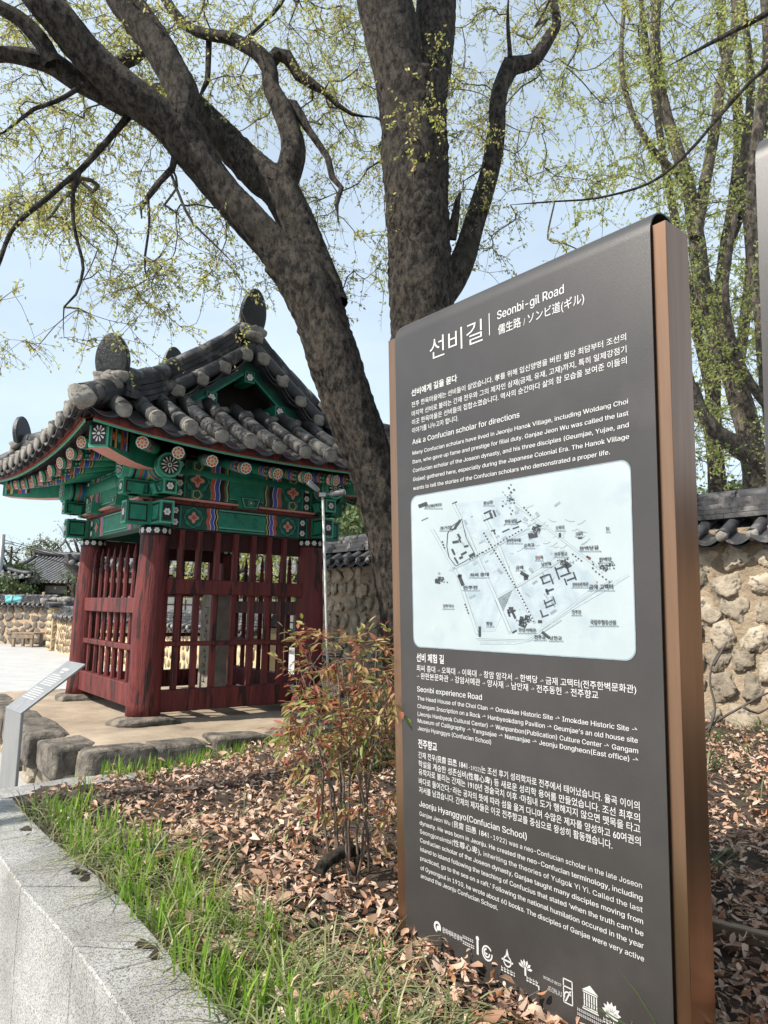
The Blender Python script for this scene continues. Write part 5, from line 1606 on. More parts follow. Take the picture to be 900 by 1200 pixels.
# ------------------------------------------------------------------ hanok houses
M['wplaster'] = mat('white_plaster', (.5, .48, .44), (.62, .6, .56), 5, .9)
M['dkwood'] = mat('dark_house_timber', (.06, .035, .026), (.11, .065, .05), 6, .7)
M['rooff'] = mat('grey_house_tile', (.10, .10, .105), (.2, .2, .2), 6, .8, .0, island=.15)
M['paper'] = mat('paper_door', (.55, .53, .48), (.65, .63, .58), 6, .8)
def hanok(name, loc, rz, label, LX, LY, he, hr, over=1.1, group=None):
    "house along local x with a hipped-and-gabled tile roof; he eave height, hr ridge height"
    h = empty(name, loc, rz, label, 'house')
    m = MB(); m.box((0, 0, .2), (LX + .8, LY + .8, .4), 0); m.build('stone_base', M['stone'], h)
    m = MB(); m.box((0, 0, .4 + (he - .4) / 2), (LX, LY, he - .4), 0); m.build('plaster_wall', M['wplaster'], h)
    n = max(3, int(LX / 1.7))
    for i in range(n + 1):
        for sy in (-1, 1):
            m = MB(); x = -LX / 2 + LX * i / n
            m.tube([(x, sy * (LY / 2 + .04), .4), (x, sy * (LY / 2 + .04), he)], .13, 10, 0); m.build('post', M['dkwood'], h)
    m = MB()
    for sy in (-1, 1):
        for z in (.55, he - .75, he - .12): m.box((0, sy * (LY / 2 + .03), z), (LX + .2, .16, .16), 0)
    for sx in (-1, 1):
        for z in (.55, he - .75, he - .12): m.box((sx * (LX / 2 + .03), 0, z), (.16, LY + .1, .16), 0)
    m.build('timber_frame', M['dkwood'], h)
    for i in range(n):
        x = -LX / 2 + LX * (i + .5) / n
        for sy in (-1, 1):
            m = MB(); w_ = LX / n - .45; hh = he - 1.5
            m.box((x, sy * (LY / 2 + .035), .65 + hh / 2), (w_, .06, hh), 0)
            for k in range(5): m.box((x - w_ / 2 + w_ * k / 4, sy * (LY / 2 + .075), .65 + hh / 2), (.05, .03, hh), 1)
            for k in range(5): m.box((x, sy * (LY / 2 + .08), .65 + hh * k / 4), (w_, .03, .045), 1)
            m.build('lattice_door', [M['paper'], M['dkwood']], h)
    ex, ey = LX / 2 + over, LY / 2 + over
    rise = hr - he
    def zf(d): return he - .05 + rise * ((d / ey) * .72 + .28 * (d / ey) ** 2)
    gx_ = ex - ey * .55
    m = MB(); pitch = .32
    def lf(t): return .35 * abs(t) ** 3
    for sy in (-1, 1):
        for i in range(int(2 * ex / pitch) + 1):
            x = -ex + pitch * i; dm = ey if abs(x) <= gx_ else max(.15, (ex - abs(x)))
            if dm < .2: continue
            P = [(x, sy * (ey - d), zf(d) + lf(x / ex) * max(0, 1 - d / 2) + .05) for d in np.linspace(0, dm, 6)]
            m.tube(P, .09, 6, 0); m.ico(P[0], (.09, .04, .09), rng, 1, .05, 1)
            if i: pass
    for sx in (-1, 1):
        for i in range(int(2 * ey / pitch) + 1):
            y = -ey + pitch * i; dm = min(ex - gx_, ey - abs(y))
            if dm < .2: continue
            P = [(sx * (ex - d), y, zf(d) + lf(y / ey) * max(0, 1 - d / 2) + .05) for d in np.linspace(0, dm, 6)]
            m.tube(P, .09, 6, 0); m.ico(P[0], (.04, .09, .09), rng, 1, .05, 1)
    def sheet(fn, nu, nv):
        V = [fn(i / nu, k / nv) for i in range(nu + 1) for k in range(nv + 1)]
        fs = [(i * (nv + 1) + k, i * (nv + 1) + k + 1, (i + 1) * (nv + 1) + k + 1, (i + 1) * (nv + 1) + k) for i in range(nu) for k in range(nv)]
        m.add(V, fs, 0)
    for sy in (-1, 1):
        def fn(a, b_, sy=sy):
            x = -ex + 2 * ex * a; dm = ey if abs(x) <= gx_ else max(.02, ex - abs(x)); d = dm * b_
            return (x, sy * (ey - d), zf(d) + lf(x / ex) * max(0, 1 - d / 2))
        sheet(fn, 40, 6)
    for sx in (-1, 1):
        def fn(a, b_, sx=sx):
            y = -ey + 2 * ey * a; dm = max(.02, min(ex - gx_, ey - abs(y))); d = dm * b_
            return (sx * (ex - d), y, zf(d) + lf(y / ey) * max(0, 1 - d / 2))
        sheet(fn, 24, 5)
        m.add([(sx * (gx_ - .1), -ey * .45, zf(ey * .55)), (sx * (gx_ - .1), ey * .45, zf(ey * .55)), (sx * (gx_ - .1), 0, hr - .1)], [(0, 1, 2)], 1)
    m.build('tiled_roof', [M['rooff'], M['mortar']], h)
    m = MB(); m.add([(-ex * .96, -ey * .96, he - .12), (ex * .96, -ey * .96, he - .12), (ex * .96, ey * .96, he - .12), (-ex * .96, ey * .96, he - .12)], [(0, 3, 2, 1)], 0); m.build('eave_soffit', M['dkwood'], h)
    m = MB()
    xs_ = np.linspace(-gx_ - .1, gx_ + .1, 12)
    P = [(x, 0, hr + .1 + .3 * (abs(x) / gx_) ** 3) for x in xs_]
    m.tube(P, .2, 8, 0)
    for sx in (-1, 1): m.box((sx * (gx_ + .12), 0, hr + .35), (.1, .34, .4), 0)
    m.build('ridge', M['tile'], h)
    for sx in (-1, 1):
        for sy in (-1, 1):
            m = MB(); P = [(sx * (gx_ + .02), sy * .1, hr), (sx * (gx_ + .02), sy * ey * .45, zf(ey * .55) + .2), (sx * (gx_ + .05 + ey * .25), sy * ey * .72, zf(ey * .28) + .22), (sx * (ex - .15), sy * (ey - .15), he + .42)]
            m.tube(catmull(P, .3), .15, 8, 0); m.box((sx * (ex - .15), sy * (ey - .15), he + .45), (.12, .26, .3), 0, rz=.78); m.build('hip_ridge', M['tile'], h)
    return h
hanok('hanok_house', (-19.2, 46, 0), R(-16), 'tiled hanok house with white walls and dark timbers beyond the low wall', 9.5, 5.0, 2.75, 4.5)
hanok('hanok_house', (-7.2, 29.5, 0), R(8), 'tiled hanok house seen only through the pavilion lattice', 7.5, 4.4, 2.7, 4.6)
hanok('hanok_house', (-24.2, 40.5, 0), R(30), 'house at the far left edge with a dark tiled eave over red timber', 5.5, 4.0, 2.7, 4.2)

# utility pole and its wires
up_ = empty('utility_pole', (-21.5, 40, 0), 0, 'grey utility pole with sagging wires at the far left', 'utility pole')
m = MB(); m.tube([(0, 0, 0), (.0, 0, 5.3)], [.17, .12], 12, 0); m.build('pole', M['steel'], up_)
m = MB(); m.box((0, 0, 4.8), (1.2, .08, .1), 0); m.build('crossarm', M['steel'], up_)
for k, (z, x) in enumerate(((5.0, .0), (4.75, .5), (4.55, -.4))):
    m = MB(); e = np.array([26, 24, 3.0 + .2 * k])
    P = [np.array([x, 0, z]) + (e - (x, 0, z)) * f + np.array([0, 0, -1.6 * math.sin(math.pi * f)]) for f in np.linspace(0, 1, 20)]
    m.tube(P, .018, 5, 0); m.build('wire', M['black'], up_)

# ================================================================== trees
def limb(pts, Y0, Y1, bend=0.0):
    "limb from photo places (x, y, width): world points with radii, depth running from Y0 to Y1"
    out = []
    n = len(pts)
    for i, (x, y, w) in enumerate(pts):
        f = i / max(1, n - 1)
        p = at(x, y, Y0 + (Y1 - Y0) * f + bend * math.sin(math.pi * f))
        out.append((*p, w * .5 * px_size(p)))
    return np.array(out)

class Grower:
    def __init__(self, seed):
        self.P = []; self.par = []; self.lock = []; self.rg = np.random.default_rng(seed); self.chains = []; self.ends = []
    def add_limb(self, C):
        "C: resampled limb (x, y, z, r)"
        for c in C: self.P.append(c[:3]); self.par.append(-1); self.lock.append(True)
    def grow(self, targets, step=.16, jitter=.05, sag=.0, minl=.1):
        P = np.array(self.P); n0 = len(P)
        D = np.array([np.min(((P - t) ** 2).sum(1)) for t in targets])
        buf = np.zeros((len(P) + len(targets) * 40, 3)); buf[:n0] = P; cnt = n0
        for i in np.argsort(D):
            t = targets[i]
            d2 = ((buf[:cnt] - t) ** 2).sum(1); j = int(np.argmin(d2)); L = math.sqrt(d2[j])
            if L < minl: continue
            k = max(2, min(30, int(L / step))); a = buf[j]; chain = [j]
            perp = self.rg.normal(0, 1, 3) * L * jitter * 1.6
            prev = j
            for q in range(1, k + 1):
                f = q / k
                p = a + (t - a) * f + perp * math.sin(math.pi * f) + np.array([0, 0, -sag * L * math.sin(math.pi * f)]) + (self.rg.normal(0, jitter * .35 * L / k ** .5, 3) if q < k else 0)
                buf[cnt] = p; self.par.append(prev); self.lock.append(False); chain.append(cnt); prev = cnt; cnt += 1
            self.chains.append(chain); self.ends.append(prev)
        self.P = buf[:cnt]
    def radii(self, r0=.0022, ex=2.4, rmax=.05):
        n = len(self.P); acc = np.zeros(n); par = self.par
        for e in self.ends: acc[e] += r0 ** ex
        for i in range(n - 1, -1, -1):
            if par[i] >= 0 and not self.lock[i]:
                if acc[i] == 0: acc[i] = r0 ** ex
                if not self.lock[par[i]]: acc[par[i]] += acc[i]
        return np.minimum(acc ** (1 / ex), rmax)
    def mesh(self, mb, r0=.0022, ex=2.4, rmax=.05, mt=0, smooth=.08):
        r = self.radii(r0, ex, rmax); P = np.asarray(self.P)
        for ch in self.chains:
            q = r[ch].copy(); q[0] = q[1] if len(q) > 1 else q[0]
            mx_ = q.max(); C = catmull(np.column_stack([P[ch], q]), smooth); p = C[:, :3]; q = np.maximum(C[:, 3], .0008)
            mb.tube(p, q, 6 if mx_ > .012 else (4 if mx_ > .005 else 3), mt, False)

def twigs_and_leaves(G, rl, n_tw=(4, 8), tw_len=(.12, .36), leaf=(.028, .045), per=(5, 9), grav=.25, back=5, r=.0016, up=.3, aspect=.5, wood=True):
    "little twigs near each branch end, each with two rows of leaves; returns twig tubes and leaf quads"
    P = np.asarray(G.P); LP = []; LS = []; TW = MB(); LD = []
    for ch in G.chains:
        m_ = min(len(ch) - 1, back)
        for _ in range(rl.integers(*n_tw)):
            b = P[ch[-1 - rl.integers(0, m_)]] if rl.random() < .7 else P[ch[-1]]
            d = P[ch[-1]] - P[ch[-2]]; d = d / (np.linalg.norm(d) + 1e-9) * .7 + rl.normal(0, .7, 3); d[2] -= grav * rl.random(); d /= np.linalg.norm(d)
            L = rl.uniform(*tw_len); k = 4
            pts = [b + d * L * f + np.array([0, 0, -.18 * L * f * f]) + rl.normal(0, .012, 3) * L * 2 for f in np.linspace(0, 1, k)]
            pts[0] = b
            if wood: TW.tube(pts, [r * 1.3, r, r * .9, r * .6], 3, 0, False, True)
            n = rl.integers(*per)
            f = rl.random(n) ** .8
            q = np.array([np.interp(f, np.linspace(0, 1, k), [p[a] for p in pts]) for a in range(3)]).T
            LP.append(q + rl.normal(0, .008, q.shape)); LS.append(rl.uniform(*leaf, n))
    LP = np.concatenate(LP); LS = np.concatenate(LS)
    V, Q = leaf_quads(LP, LS, rl, up=up, droop=.35, aspect=aspect)
    return TW, V, Q

def rough_limb(m, C, n, rg_, mt=0, amp=.05):
    "limb skin with lumps: radius wobbles around and along"
    P = C[:, :3]; r = C[:, 3]; k = len(P)
    T = np.gradient(P, axis=0); T /= np.linalg.norm(T, axis=1)[:, None] + 1e-9
    u = np.cross(T[0], [.3, .2, .9]); u /= np.linalg.norm(u); V = []
    ph = rg_.uniform(0, 6.28, 8); s = np.r_[0, np.cumsum(np.linalg.norm(np.diff(P, axis=0), axis=1))]
    A = np.arange(n) * 2 * math.pi / n
    for i in range(k):
        u = u - T[i] * (u @ T[i]); u /= np.linalg.norm(u); w = np.cross(T[i], u)
        wob = 1 + amp * (np.sin(2 * A + ph[0] + s[i] * 1.3) * .6 + np.sin(3 * A + ph[1] - s[i] * 2.1) * .5 + np.sin(5 * A + ph[2] + s[i] * 4.3) * .35 + .5 * math.sin(s[i] * 5.1 + ph[3]) + .35 * math.sin(s[i] * 11 + ph[4])) + rg_.normal(0, amp * (.5 if n > 28 else .25), n)
        V.append(P[i] + (np.cos(A) * r[i] * wob)[:, None] * u + (np.sin(A) * r[i] * wob)[:, None] * w)
    fs = [(i * n + j, i * n + (j + 1) % n, i * n + n + (j + 1) % n, i * n + n + j) for i in range(k - 1) for j in range(n)]
    m.add(np.concatenate(V), fs, mt, True)
    b = m.n - k * n
    m.f.append(tuple(m.n - n + i for i in range(n))); m.m.append(mt); m.sm.append(False)

# ------------------------------------------------------------------ the big zelkova
H2 = lambda L: [(x / 2, y / 2, w / 2) for x, y, w in L]
H3 = lambda L: [(450 + x / 2, y / 2, w / 2) for x, y, w in L]
ZB = np.array([.22, 5.55, .45])
zel = empty('zelkova_tree', tuple(ZB), 0, 'big rough-barked tree with a leaning second stem, right behind the tall charcoal board', 'tree')
limbs = []
main = limb([(503, 905, 108), (502, 850, 86), (500, 700, 79), (498, 560, 75), (496, 450, 73), (494, 370, 72), (491, 300, 72), (488, 225, 73), (485, 150, 76), (483, 105, 84)], 5.55, 5.5)
limbs.append(('trunk', main, 44, .045))
limbs.append(('trunk', limb([(486, 180, 66), (470, 90, 64), (458, 30, 63), (450, 0, 63), (438, -60, 58), (420, -160, 50), (395, -290, 36)], 5.5, 5.2), 20, .045))
limbs.append(('trunk', limb([(487, 150, 56), (501, 95, 50), (509, 50, 48), (512, 0, 47), (518, -70, 44), (528, -170, 36), (520, -280, 26)], 5.52, 5.8), 18, .045))
limbs.append(('limb', limb(H3([(120, 720, 60), (168, 650, 58), (192, 590, 54), (210, 530, 52), (228, 470, 48), (248, 400, 45), (262, 320, 42), (266, 250, 41), (275, 200, 40), (296, 155, 46)]), 5.55, 5.9), 14, .05))
limbs.append(('branch', limb(H3([(296, 155, 44), (325, 150, 40), (352, 140, 34), (372, 112, 32), (392, 80, 28), (405, 55, 22), (398, 10, 18), (392, -40, 14)]), 5.9, 6.1), 10, .06))
limbs.append(('branch', limb(H3([(296, 155, 14), (294, 110, 10), (290, 50, 8), (292, -20, 7)]), 5.9, 6.0), 7, .05))
limbs.append(('branch', limb(H3([(155, 560, 28), (166, 510, 26), (172, 470, 24), (180, 448, 18)]), 5.5, 5.35), 9, .08))
limbs.append(('trunk', limb([(492, 880, 84), (484, 780, 70), (474, 700, 64), (462, 640, 60), (448, 590, 58), (433, 540, 58), (415, 490, 60), (398, 440, 61), (385, 400, 62), (371, 360, 60), (350, 322, 56), (330, 300, 52)], 5.55, 5.25), 40, .045))
limbs.append(('limb', limb(H2([(745, 720, 104), (700, 650, 92), (640, 575, 86), (580, 510, 84), (520, 445, 84), (470, 380, 88), (430, 320, 102), (405, 275, 100)]), 5.3, 5.05), 34, .045))
limbs.append(('limb', limb(H2([(430, 320, 84), (380, 275, 86), (325, 235, 85), (260, 180, 82), (200, 122, 80), (150, 60, 78), (95, 0, 74), (20, -90, 66), (-80, -190, 50), (-190, -260, 34)]), 5.07, 4.4), 32, .045))
limbs.append(('limb', limb(H2([(425, 310, 74), (432, 230, 74), (400, 160, 74), (362, 95, 76), (320, 40, 78), (285, -10, 78), (230, -100, 66), (170, -220, 46)]), 5.1, 5.1), 16, .045))
limbs.append(('limb', limb(H2([(400, 290, 58), (345, 258, 60), (285, 240, 58), (225, 210, 56), (175, 185, 54), (125, 150, 52), (80, 138, 44), (30, 128, 38), (-20, 130, 32), (-120, 160, 24), (-240, 150, 16)]), 5.2, 4.6), 14, .05))
limbs.append(('branch', limb(H2([(125, 150, 42), (105, 110, 40), (75, 72, 38), (40, 40, 34), (0, 18, 32), (-70, -30, 26), (-160, -60, 16)]), 4.75, 4.5), 12, .05))
limbs.append(('limb', limb(H2([(775, 720, 84), (750, 650, 88), (712, 560, 86), (680, 490, 88), (650, 440, 88), (612, 412, 90), (570, 372, 82), (530, 330, 74), (490, 285, 64), (452, 245, 54)]), 5.35, 5.5), 32, .05))
limbs.append(('limb', limb(H2([(452, 245, 52), (410, 222, 46), (365, 215, 40)]), 5.5, 5.65), 12, .05))
limbs.append(('branch', limb(H2([(260, 160, 34), (310, 135, 32), (350, 118, 26)]), 5.4, 5.8), 9, .05))
limbs.append(('limb', limb(H2([(640, 450, 84), (672, 410, 66), (688, 350, 58), (676, 295, 52), (655, 245, 48), (636, 205, 42), (632, 165, 40), (608, 128, 36), (570, 105, 32), (530, 88, 28), (490, 82, 26), (450, 68, 24), (420, 45, 24), (400, 18, 22), (384, -12, 22), (370, -60, 18), (380, -140, 14)]), 5.4, 5.9), 14, .06))
limbs.append(('branch', limb(H2([(632, 150, 34), (650, 128, 34), (672, 134, 32), (686, 155, 26), (700, 178, 24), (722, 192, 24), (760, 215, 14), (790, 245, 12), (825, 268, 10), (880, 275, 8)]), 5.7, 5.8), 9, .08))
limbs.append(('branch', limb(H2([(660, 245, 28), (690, 250, 28), (706, 275, 24), (720, 300, 18), (745, 335, 16), (768, 370, 15), (778, 415, 14), (800, 440, 12), (790, 480, 9), (795, 530, 7)]), 5.55, 5.4), 8, .08))
limbs.append(('branch', limb(H2([(300, 275, 18), (270, 310, 15), (235, 350, 15), (188, 400, 14), (150, 430, 12), (110, 465, 12), (60, 505, 12), (25, 545, 11), (0, 610, 10), (-30, 700, 8)]), 5.1, 4.5), 7, .05))
limbs.append(('branch', limb(H2([(186, 402, 12), (172, 450, 10), (172, 520, 9), (185, 580, 8), (195, 630, 8), (178, 690, 6), (150, 720, 5), (150, 790, 4)]), 4.85, 4.7), 6, .06))
limbs.append(('branch', limb(H2([(412, 350, 18), (404, 395, 16), (375, 425, 14), (345, 465, 14), (330, 490, 13), (332, 512, 10)]), 5.1, 4.8), 7, .08))
limbs.append(('branch', limb(H2([(346, 468, 7), (350, 530, 6), (340, 600, 6), (345, 655, 5), (385, 680, 4)]), 4.85, 4.8), 5, .05))
limbs.append(('branch', limb(H2([(402, 410, 7), (425, 470, 7), (450, 520, 6), (500, 570, 5), (560, 630, 4)]), 5.0, 4.9), 5, .05))
limbs.append(('branch', limb(H2([(490, 88, 16), (488, 140, 14), (485, 190, 13), (470, 222, 12), (480, 245, 9)]), 5.8, 5.6), 6, .08))
limbs.append(('branch', limb(H2([(560, 105, 12), (600, 70, 9), (650, 20, 8), (690, -40, 6)]), 5.8, 6.1), 6, .05))
limbs.append(('branch', limb(H2([(195, 198, 14), (160, 222, 12), (130, 238, 11), (80, 255, 10), (40, 285, 8), (10, 310, 7), (-60, 330, 6)]), 4.8, 4.5), 5, .05))
limbs.append(('branch', limb([(960, -30, 11), (905, 12, 8), (868, 32, 7), (830, 52, 5), (782, 78, 3)], 4.6, 5.2), 6, .06))
limbs.append(('branch', limb([(960, -30, 9), (915, 60, 6), (880, 95, 4.5), (840, 140, 4), (800, 185, 3.4), (760, 215, 3), (700, 232, 2.6), (650, 236, 2.2), (598, 240, 2)], 4.6, 5.6), 5, .06))
limbs.append(('branch', limb([(960, -30, 12), (850, -120, 16), (700, -190, 22), (528, -170, 32)], 4.6, 5.8), 8, .05))
for L3 in ([(-3.3, 4.4, 5.9, .11), (-3.9, 3.3, 5.5, .12), (-4.6, 2.3, 4.9, .13), (-5.4, 1.75, 4.55, .12), (-6.4, 1.5, 4.4, .09), (-7.6, 1.3, 4.6, .05)], [(-4.3, 2.7, 5.15, .07), (-4.9, 1.75, 4.5, .055), (-5.6, 1.05, 4.2, .05), (-6.6, .6, 4.1, .03)]):
    limbs.append(('limb', np.array(L3), 10, .05))      # unseen limbs, added and placed to throw shadow bands on the kerb
ZG = Grower(31); TIPS = []
for nm, L, n, amp in limbs:
    C = catmull(L, .035 if n > 15 else (.06 if n > 9 else .09))
    C[:, 3] = np.maximum(C[:, 3], .004)
    if nm == 'branch' and n < 10: C[-3:, 3] *= np.array([.8, .55, .3])
    m = MB(); Cl = C.copy(); Cl[:, :3] -= ZB
    rough_limb(m, Cl, n, rng, 0, amp)
    m.build(nm, M['barkm'] if n >= 14 else M['bark'], zel)
    sel = C[(C[:, 3] < .17) & (C[:, 2] > 2.4)]
    ZG.add_limb(sel[::4] if n > 15 else sel[::2])
    if nm == 'branch': TIPS.append(C[-1, :3])
def sample(n, fn, xr, yr, Yf, rg_):
    out = []
    while len(out) < n:
        x, y = rg_.uniform(*xr), rg_.uniform(*yr)
        if rg_.random() < fn(x, y): out.append(at(x, y, Yf(x, y, rg_)))
    return np.array(out)
def zden(x, y):
    d = 0.0
    if y < 130: d = .75
    elif y < 265: d = .62 if x < 170 else .42
    elif y < 345: d = .34 if 90 < x < 270 or x < 40 else .08
    elif y < 410: d = .35 if x < 45 else .04
    if 185 < x < 330 and 130 < y < 240: d *= .6
    if 100 < x < 260 and 265 < y < 335: d = max(d, .42)
    if 385 < x < 450 and 130 < y < 420: d = max(d, .35)
    if 535 < x < 640 and 90 < y < 330: d = .42
    if x > 640: d = .35 if y < 110 else .1
    if x > 640 and 130 < y < 330 and x < 730: d = .05
    if y < 0 or x < 0: d = (.12 if x > 0 else .05) if y < 250 else .02
    return d
rz = np.random.default_rng(8)
limbs2 = None
TC = sample(270, zden, (-330, 760), (-420, 410), lambda x, y, r_: (5.75 if x < 250 else 6.35) + r_.normal(0, .45) + (.25 if y < 0 else 0), rz)
T_ = np.concatenate([TC[:, None] + np.concatenate([np.zeros((len(TC), 1, 3)), rz.normal(0, 1, (len(TC), 4, 3)) * np.array([.17, .17, .10])], 1)]).reshape(-1, 3)
tips = np.array([t + rz.normal(0, .28, 3) + np.array([0, 0, -.05]) for t in TIPS for _ in range(5)])
ZG.grow(np.vstack([T_, tips]), .15, .075, .03, .06)
m = MB(); ZG.mesh(m, .0022, 2.35, .03, 0, .06)
for k in range(len(m.v)): m.v[k] = m.v[k] - ZB
TW, V, Q = twigs_and_leaves(ZG, rz, (4, 8), (.10, .32), (.024, .040), (6, 11), .35, r=.0019)
for k, vv in enumerate(TW.v): m.add(vv - ZB, [])
off = m.n - TW.n
m.f += [tuple(i + off for i in f) for f in TW.f]; m.m += TW.m; m.sm += TW.sm
m.build('twigs', M['twig'], zel)
raw_mesh('foliage', V - ZB, Q, M['leafy'], zel)

# ------------------------------------------------------------------ trees beyond the wall on the right
def back_tree(name, label, base, limbs_, dens, xr, yr, Ym, Ys, nT, seed, bark, leafm, leaf=(.035, .06), tw=(4, 7), per=(6, 11), group=None, cat='tree', r0=.003, amp=.05, rmax=.03, twl=(.2, .55), grav=.15, thin=.72):
    b = np.array(base); tr = empty(name, tuple(b), 0, label, cat, group)
    G = Grower(seed); rg_ = np.random.default_rng(seed)
    m = MB()
    for L, n in limbs_:
        C = catmull(L, .14); C[:, 3] *= thin; Cl = C.copy(); Cl[:, :3] -= b
        rough_limb(m, Cl, n, rg_, 0, amp); G.add_limb(C[C[:, 2] > b[2] + .8])
    m.build('trunk', M[bark], tr)
    T = sample(nT, dens, xr, yr, lambda x, y, r_: Ym + r_.normal(0, Ys), rg_)
    G.grow(T, .25, .07, 0, .12)
    m = MB(); G.mesh(m, r0, 2.3, rmax, 0, .14 if r0 < .005 else .6)
    TW, V, Q = twigs_and_leaves(G, rg_, tw, twl, leaf, per, grav, r=.003)
    off = m.n
    for vv in TW.v: m.add(vv, [])
    m.f += [tuple(i + off for i in f) for f in TW.f]; m.m += TW.m; m.sm += TW.sm
    for k in range(len(m.v)): m.v[k] = m.v[k] - b
    m.build('branches', M[bark], tr)
    raw_mesh('crown', V - b, Q, M[leafm], tr)
    return tr
gz = lambda x, Y: at(x, 760, Y) * np.array([1, 1, 0])
back_tree('spring_tree', 'tall pale-barked tree in fresh yellow-green leaf, nearest beyond the tall stone wall', gz(893, 9.6),
    [(limb([(893, 800, 62), (890, 620, 46), (880, 520, 40), (862, 450, 36), (842, 395, 32), (824, 340, 28), (815, 270, 24), (806, 215, 22), (790, 165, 20), (775, 110, 18), (768, 40, 16), (775, -60, 12)], 9.6, 9.2), 12),
     (limb([(884, 540, 30), (850, 515, 26), (826, 490, 22), (812, 450, 16)], 9.55, 9.0), 9),
     (limb([(815, 280, 20), (826, 215, 18), (838, 150, 17), (846, 90, 15), (862, 20, 13), (850, -80, 9)], 9.3, 9.8), 9),
     (limb([(806, 215, 15), (790, 200, 12), (765, 175, 10), (740, 130, 9), (728, 70, 8), (735, -30, 6)], 9.2, 8.9), 7),
     (limb([(862, 450, 20), (872, 380, 18), (880, 300, 17), (872, 200, 15), (880, 100, 13), (870, 0, 11)], 9.5, 10), 9)],
    lambda x, y: (.8 if y > 60 else .65) if x > 730 else (.45 if (y > 190 and x > 655) or y < 130 else .1), (640, 1000), (-160, 560), 9.4, 1.0, 400, 51, 'barkp', 'leafg', (.04, .07), (5, 9), (8, 14))
back_tree('spring_tree', 'slender dark-stemmed tree with many thin upright branches, farther beyond the tall stone wall', gz(845, 12.5),
    [(limb([(845, 780, 40), (842, 600, 30), (836, 500, 26), (838, 400, 23), (850, 300, 21), (862, 220, 19), (866, 150, 17), (858, 90, 15), (845, 40, 13), (850, -50, 10)], 12.5, 12.5), 9),
     (limb([(836, 470, 18), (815, 380, 15), (800, 300, 14), (780, 200, 12), (765, 100, 10), (752, 10, 9), (750, -60, 7)], 12.5, 12.2), 8),
     (limb([(850, 300, 14), (880, 220, 12), (900, 130, 11), (910, 40, 9)], 12.5, 12.8), 7)],
    lambda x, y: .8 if x > 740 else (.6 if y > 150 else .45), (625, 1010), (-140, 580), 12.3, 1.2, 300, 52, 'bark', 'leafg', (.05, .085), (5, 9), (8, 14))
back_tree('spring_tree', 'grey many-limbed tree leaning over the wall at the right edge', gz(960, 8.2),
    [(limb([(960, 800, 60), (950, 640, 46), (925, 580, 40), (896, 545, 34), (862, 520, 30), (838, 505, 26), (815, 470, 20), (800, 420, 14)], 8.2, 8.0), 11),
     (limb([(925, 580, 34), (905, 480, 30), (895, 380, 27), (884, 280, 24), (885, 180, 20), (900, 60, 16), (890, -60, 12)], 8.2, 8.4), 10),
     (limb([(905, 480, 18), (880, 450, 15), (858, 400, 13), (850, 330, 11), (862, 250, 9)], 8.2, 7.8), 8)],
    lambda x, y: .7 if x > 780 else .12, (740, 1060), (-80, 540), 8.2, .6, 150, 53, 'barkp', 'leafg', (.035, .06), (4, 7), (7, 12))

# ------------------------------------------------------------------ far trees at the left
far = [
 ('bare_tree', 'pale leafing tree standing behind the hanok roof left of the pavilion', 52, 56, [(52, 715, 14), (53, 690, 11), (50, 665, 9), (47, 640, 6)], [[(52, 685, 8), (62, 662, 6), (68, 645, 4)], [(52, 680, 6), (40, 660, 5), (36, 645, 3)]], lambda x, y: 1.0 if ((x - 52) / 24) ** 2 + ((y - 660) / 30) ** 2 < 1 else 0, (24, 82), (625, 692), 170, 'leafs', (.14, .26)),
 ('bare_tree', 'thin nearly bare tree beside the left red column, against the sky', 86, 48, [(100, 715, 12), (98, 680, 8), (94, 655, 6), (88, 635, 4)], [[(98, 672, 6), (86, 650, 4), (76, 632, 3)], [(95, 655, 4), (98, 630, 3)]], lambda x, y: .8, (70, 106), (605, 670), 60, 'leafs', (.08, .14)),
 ('evergreen_tree', 'dark evergreen tree with a spreading top above the brown wall', 20, 44, [(22, 720, 12), (22, 695, 9), (22, 672, 6)], [[(22, 690, 7), (12, 675, 5)], [(22, 685, 6), (36, 672, 4)]], lambda x, y: 1.0 if ((x - 18) / 26) ** 2 + ((y - 683) / 17) ** 2 < 1 else 0, (-10, 46), (664, 702), 210, 'leafd', (.16, .3)),
 ('evergreen_tree', 'low dark bushy evergreen spreading at the far left edge behind the wall', -6, 36, [(-6, 725, 12), (-6, 705, 9), (-6, 690, 6)], [[(-6, 700, 6), (8, 690, 4)]], lambda x, y: 1.0 if ((x + 2) / 30) ** 2 + ((y - 694) / 13) ** 2 < 1 else 0, (-34, 30), (680, 708), 170, 'leafd', (.12, .24)),
 ('pine_tree', 'small twisted pine growing in the courtyard right of the pale roof', 91, 38, [(92, 720, 9), (88, 705, 7), (86, 690, 6), (90, 672, 5)], [[(87, 692, 5), (80, 685, 3)]], lambda x, y: 1.0 if ((x - 88) / 11) ** 2 + ((y - 680) / 16) ** 2 < 1 else 0, (76, 100), (662, 700), 24, 'leafh', (.08, .16)),
 ('bare_tree', 'leafless slim tree at the far left edge beside the utility pole', 10, 62, [(14, 712, 9), (14, 690, 7), (12, 665, 5), (14, 640, 3)], [[(13, 675, 4), (22, 655, 3)], [(13, 670, 4), (3, 650, 3)]], lambda x, y: .8, (-6, 32), (632, 675), 46, 'leafs', (.08, .14)),
 ('spring_tree', 'green leafing tree seen through the lattice of the pavilion', 262, 24, [(262, 760, 20), (262, 700, 14), (262, 650, 10)], [[(262, 690, 9), (240, 660, 6)], [(262, 680, 9), (300, 660, 6)]], lambda x, y: .9, (215, 345), (610, 690), 150, 'leafg', (.1, .18)),
]
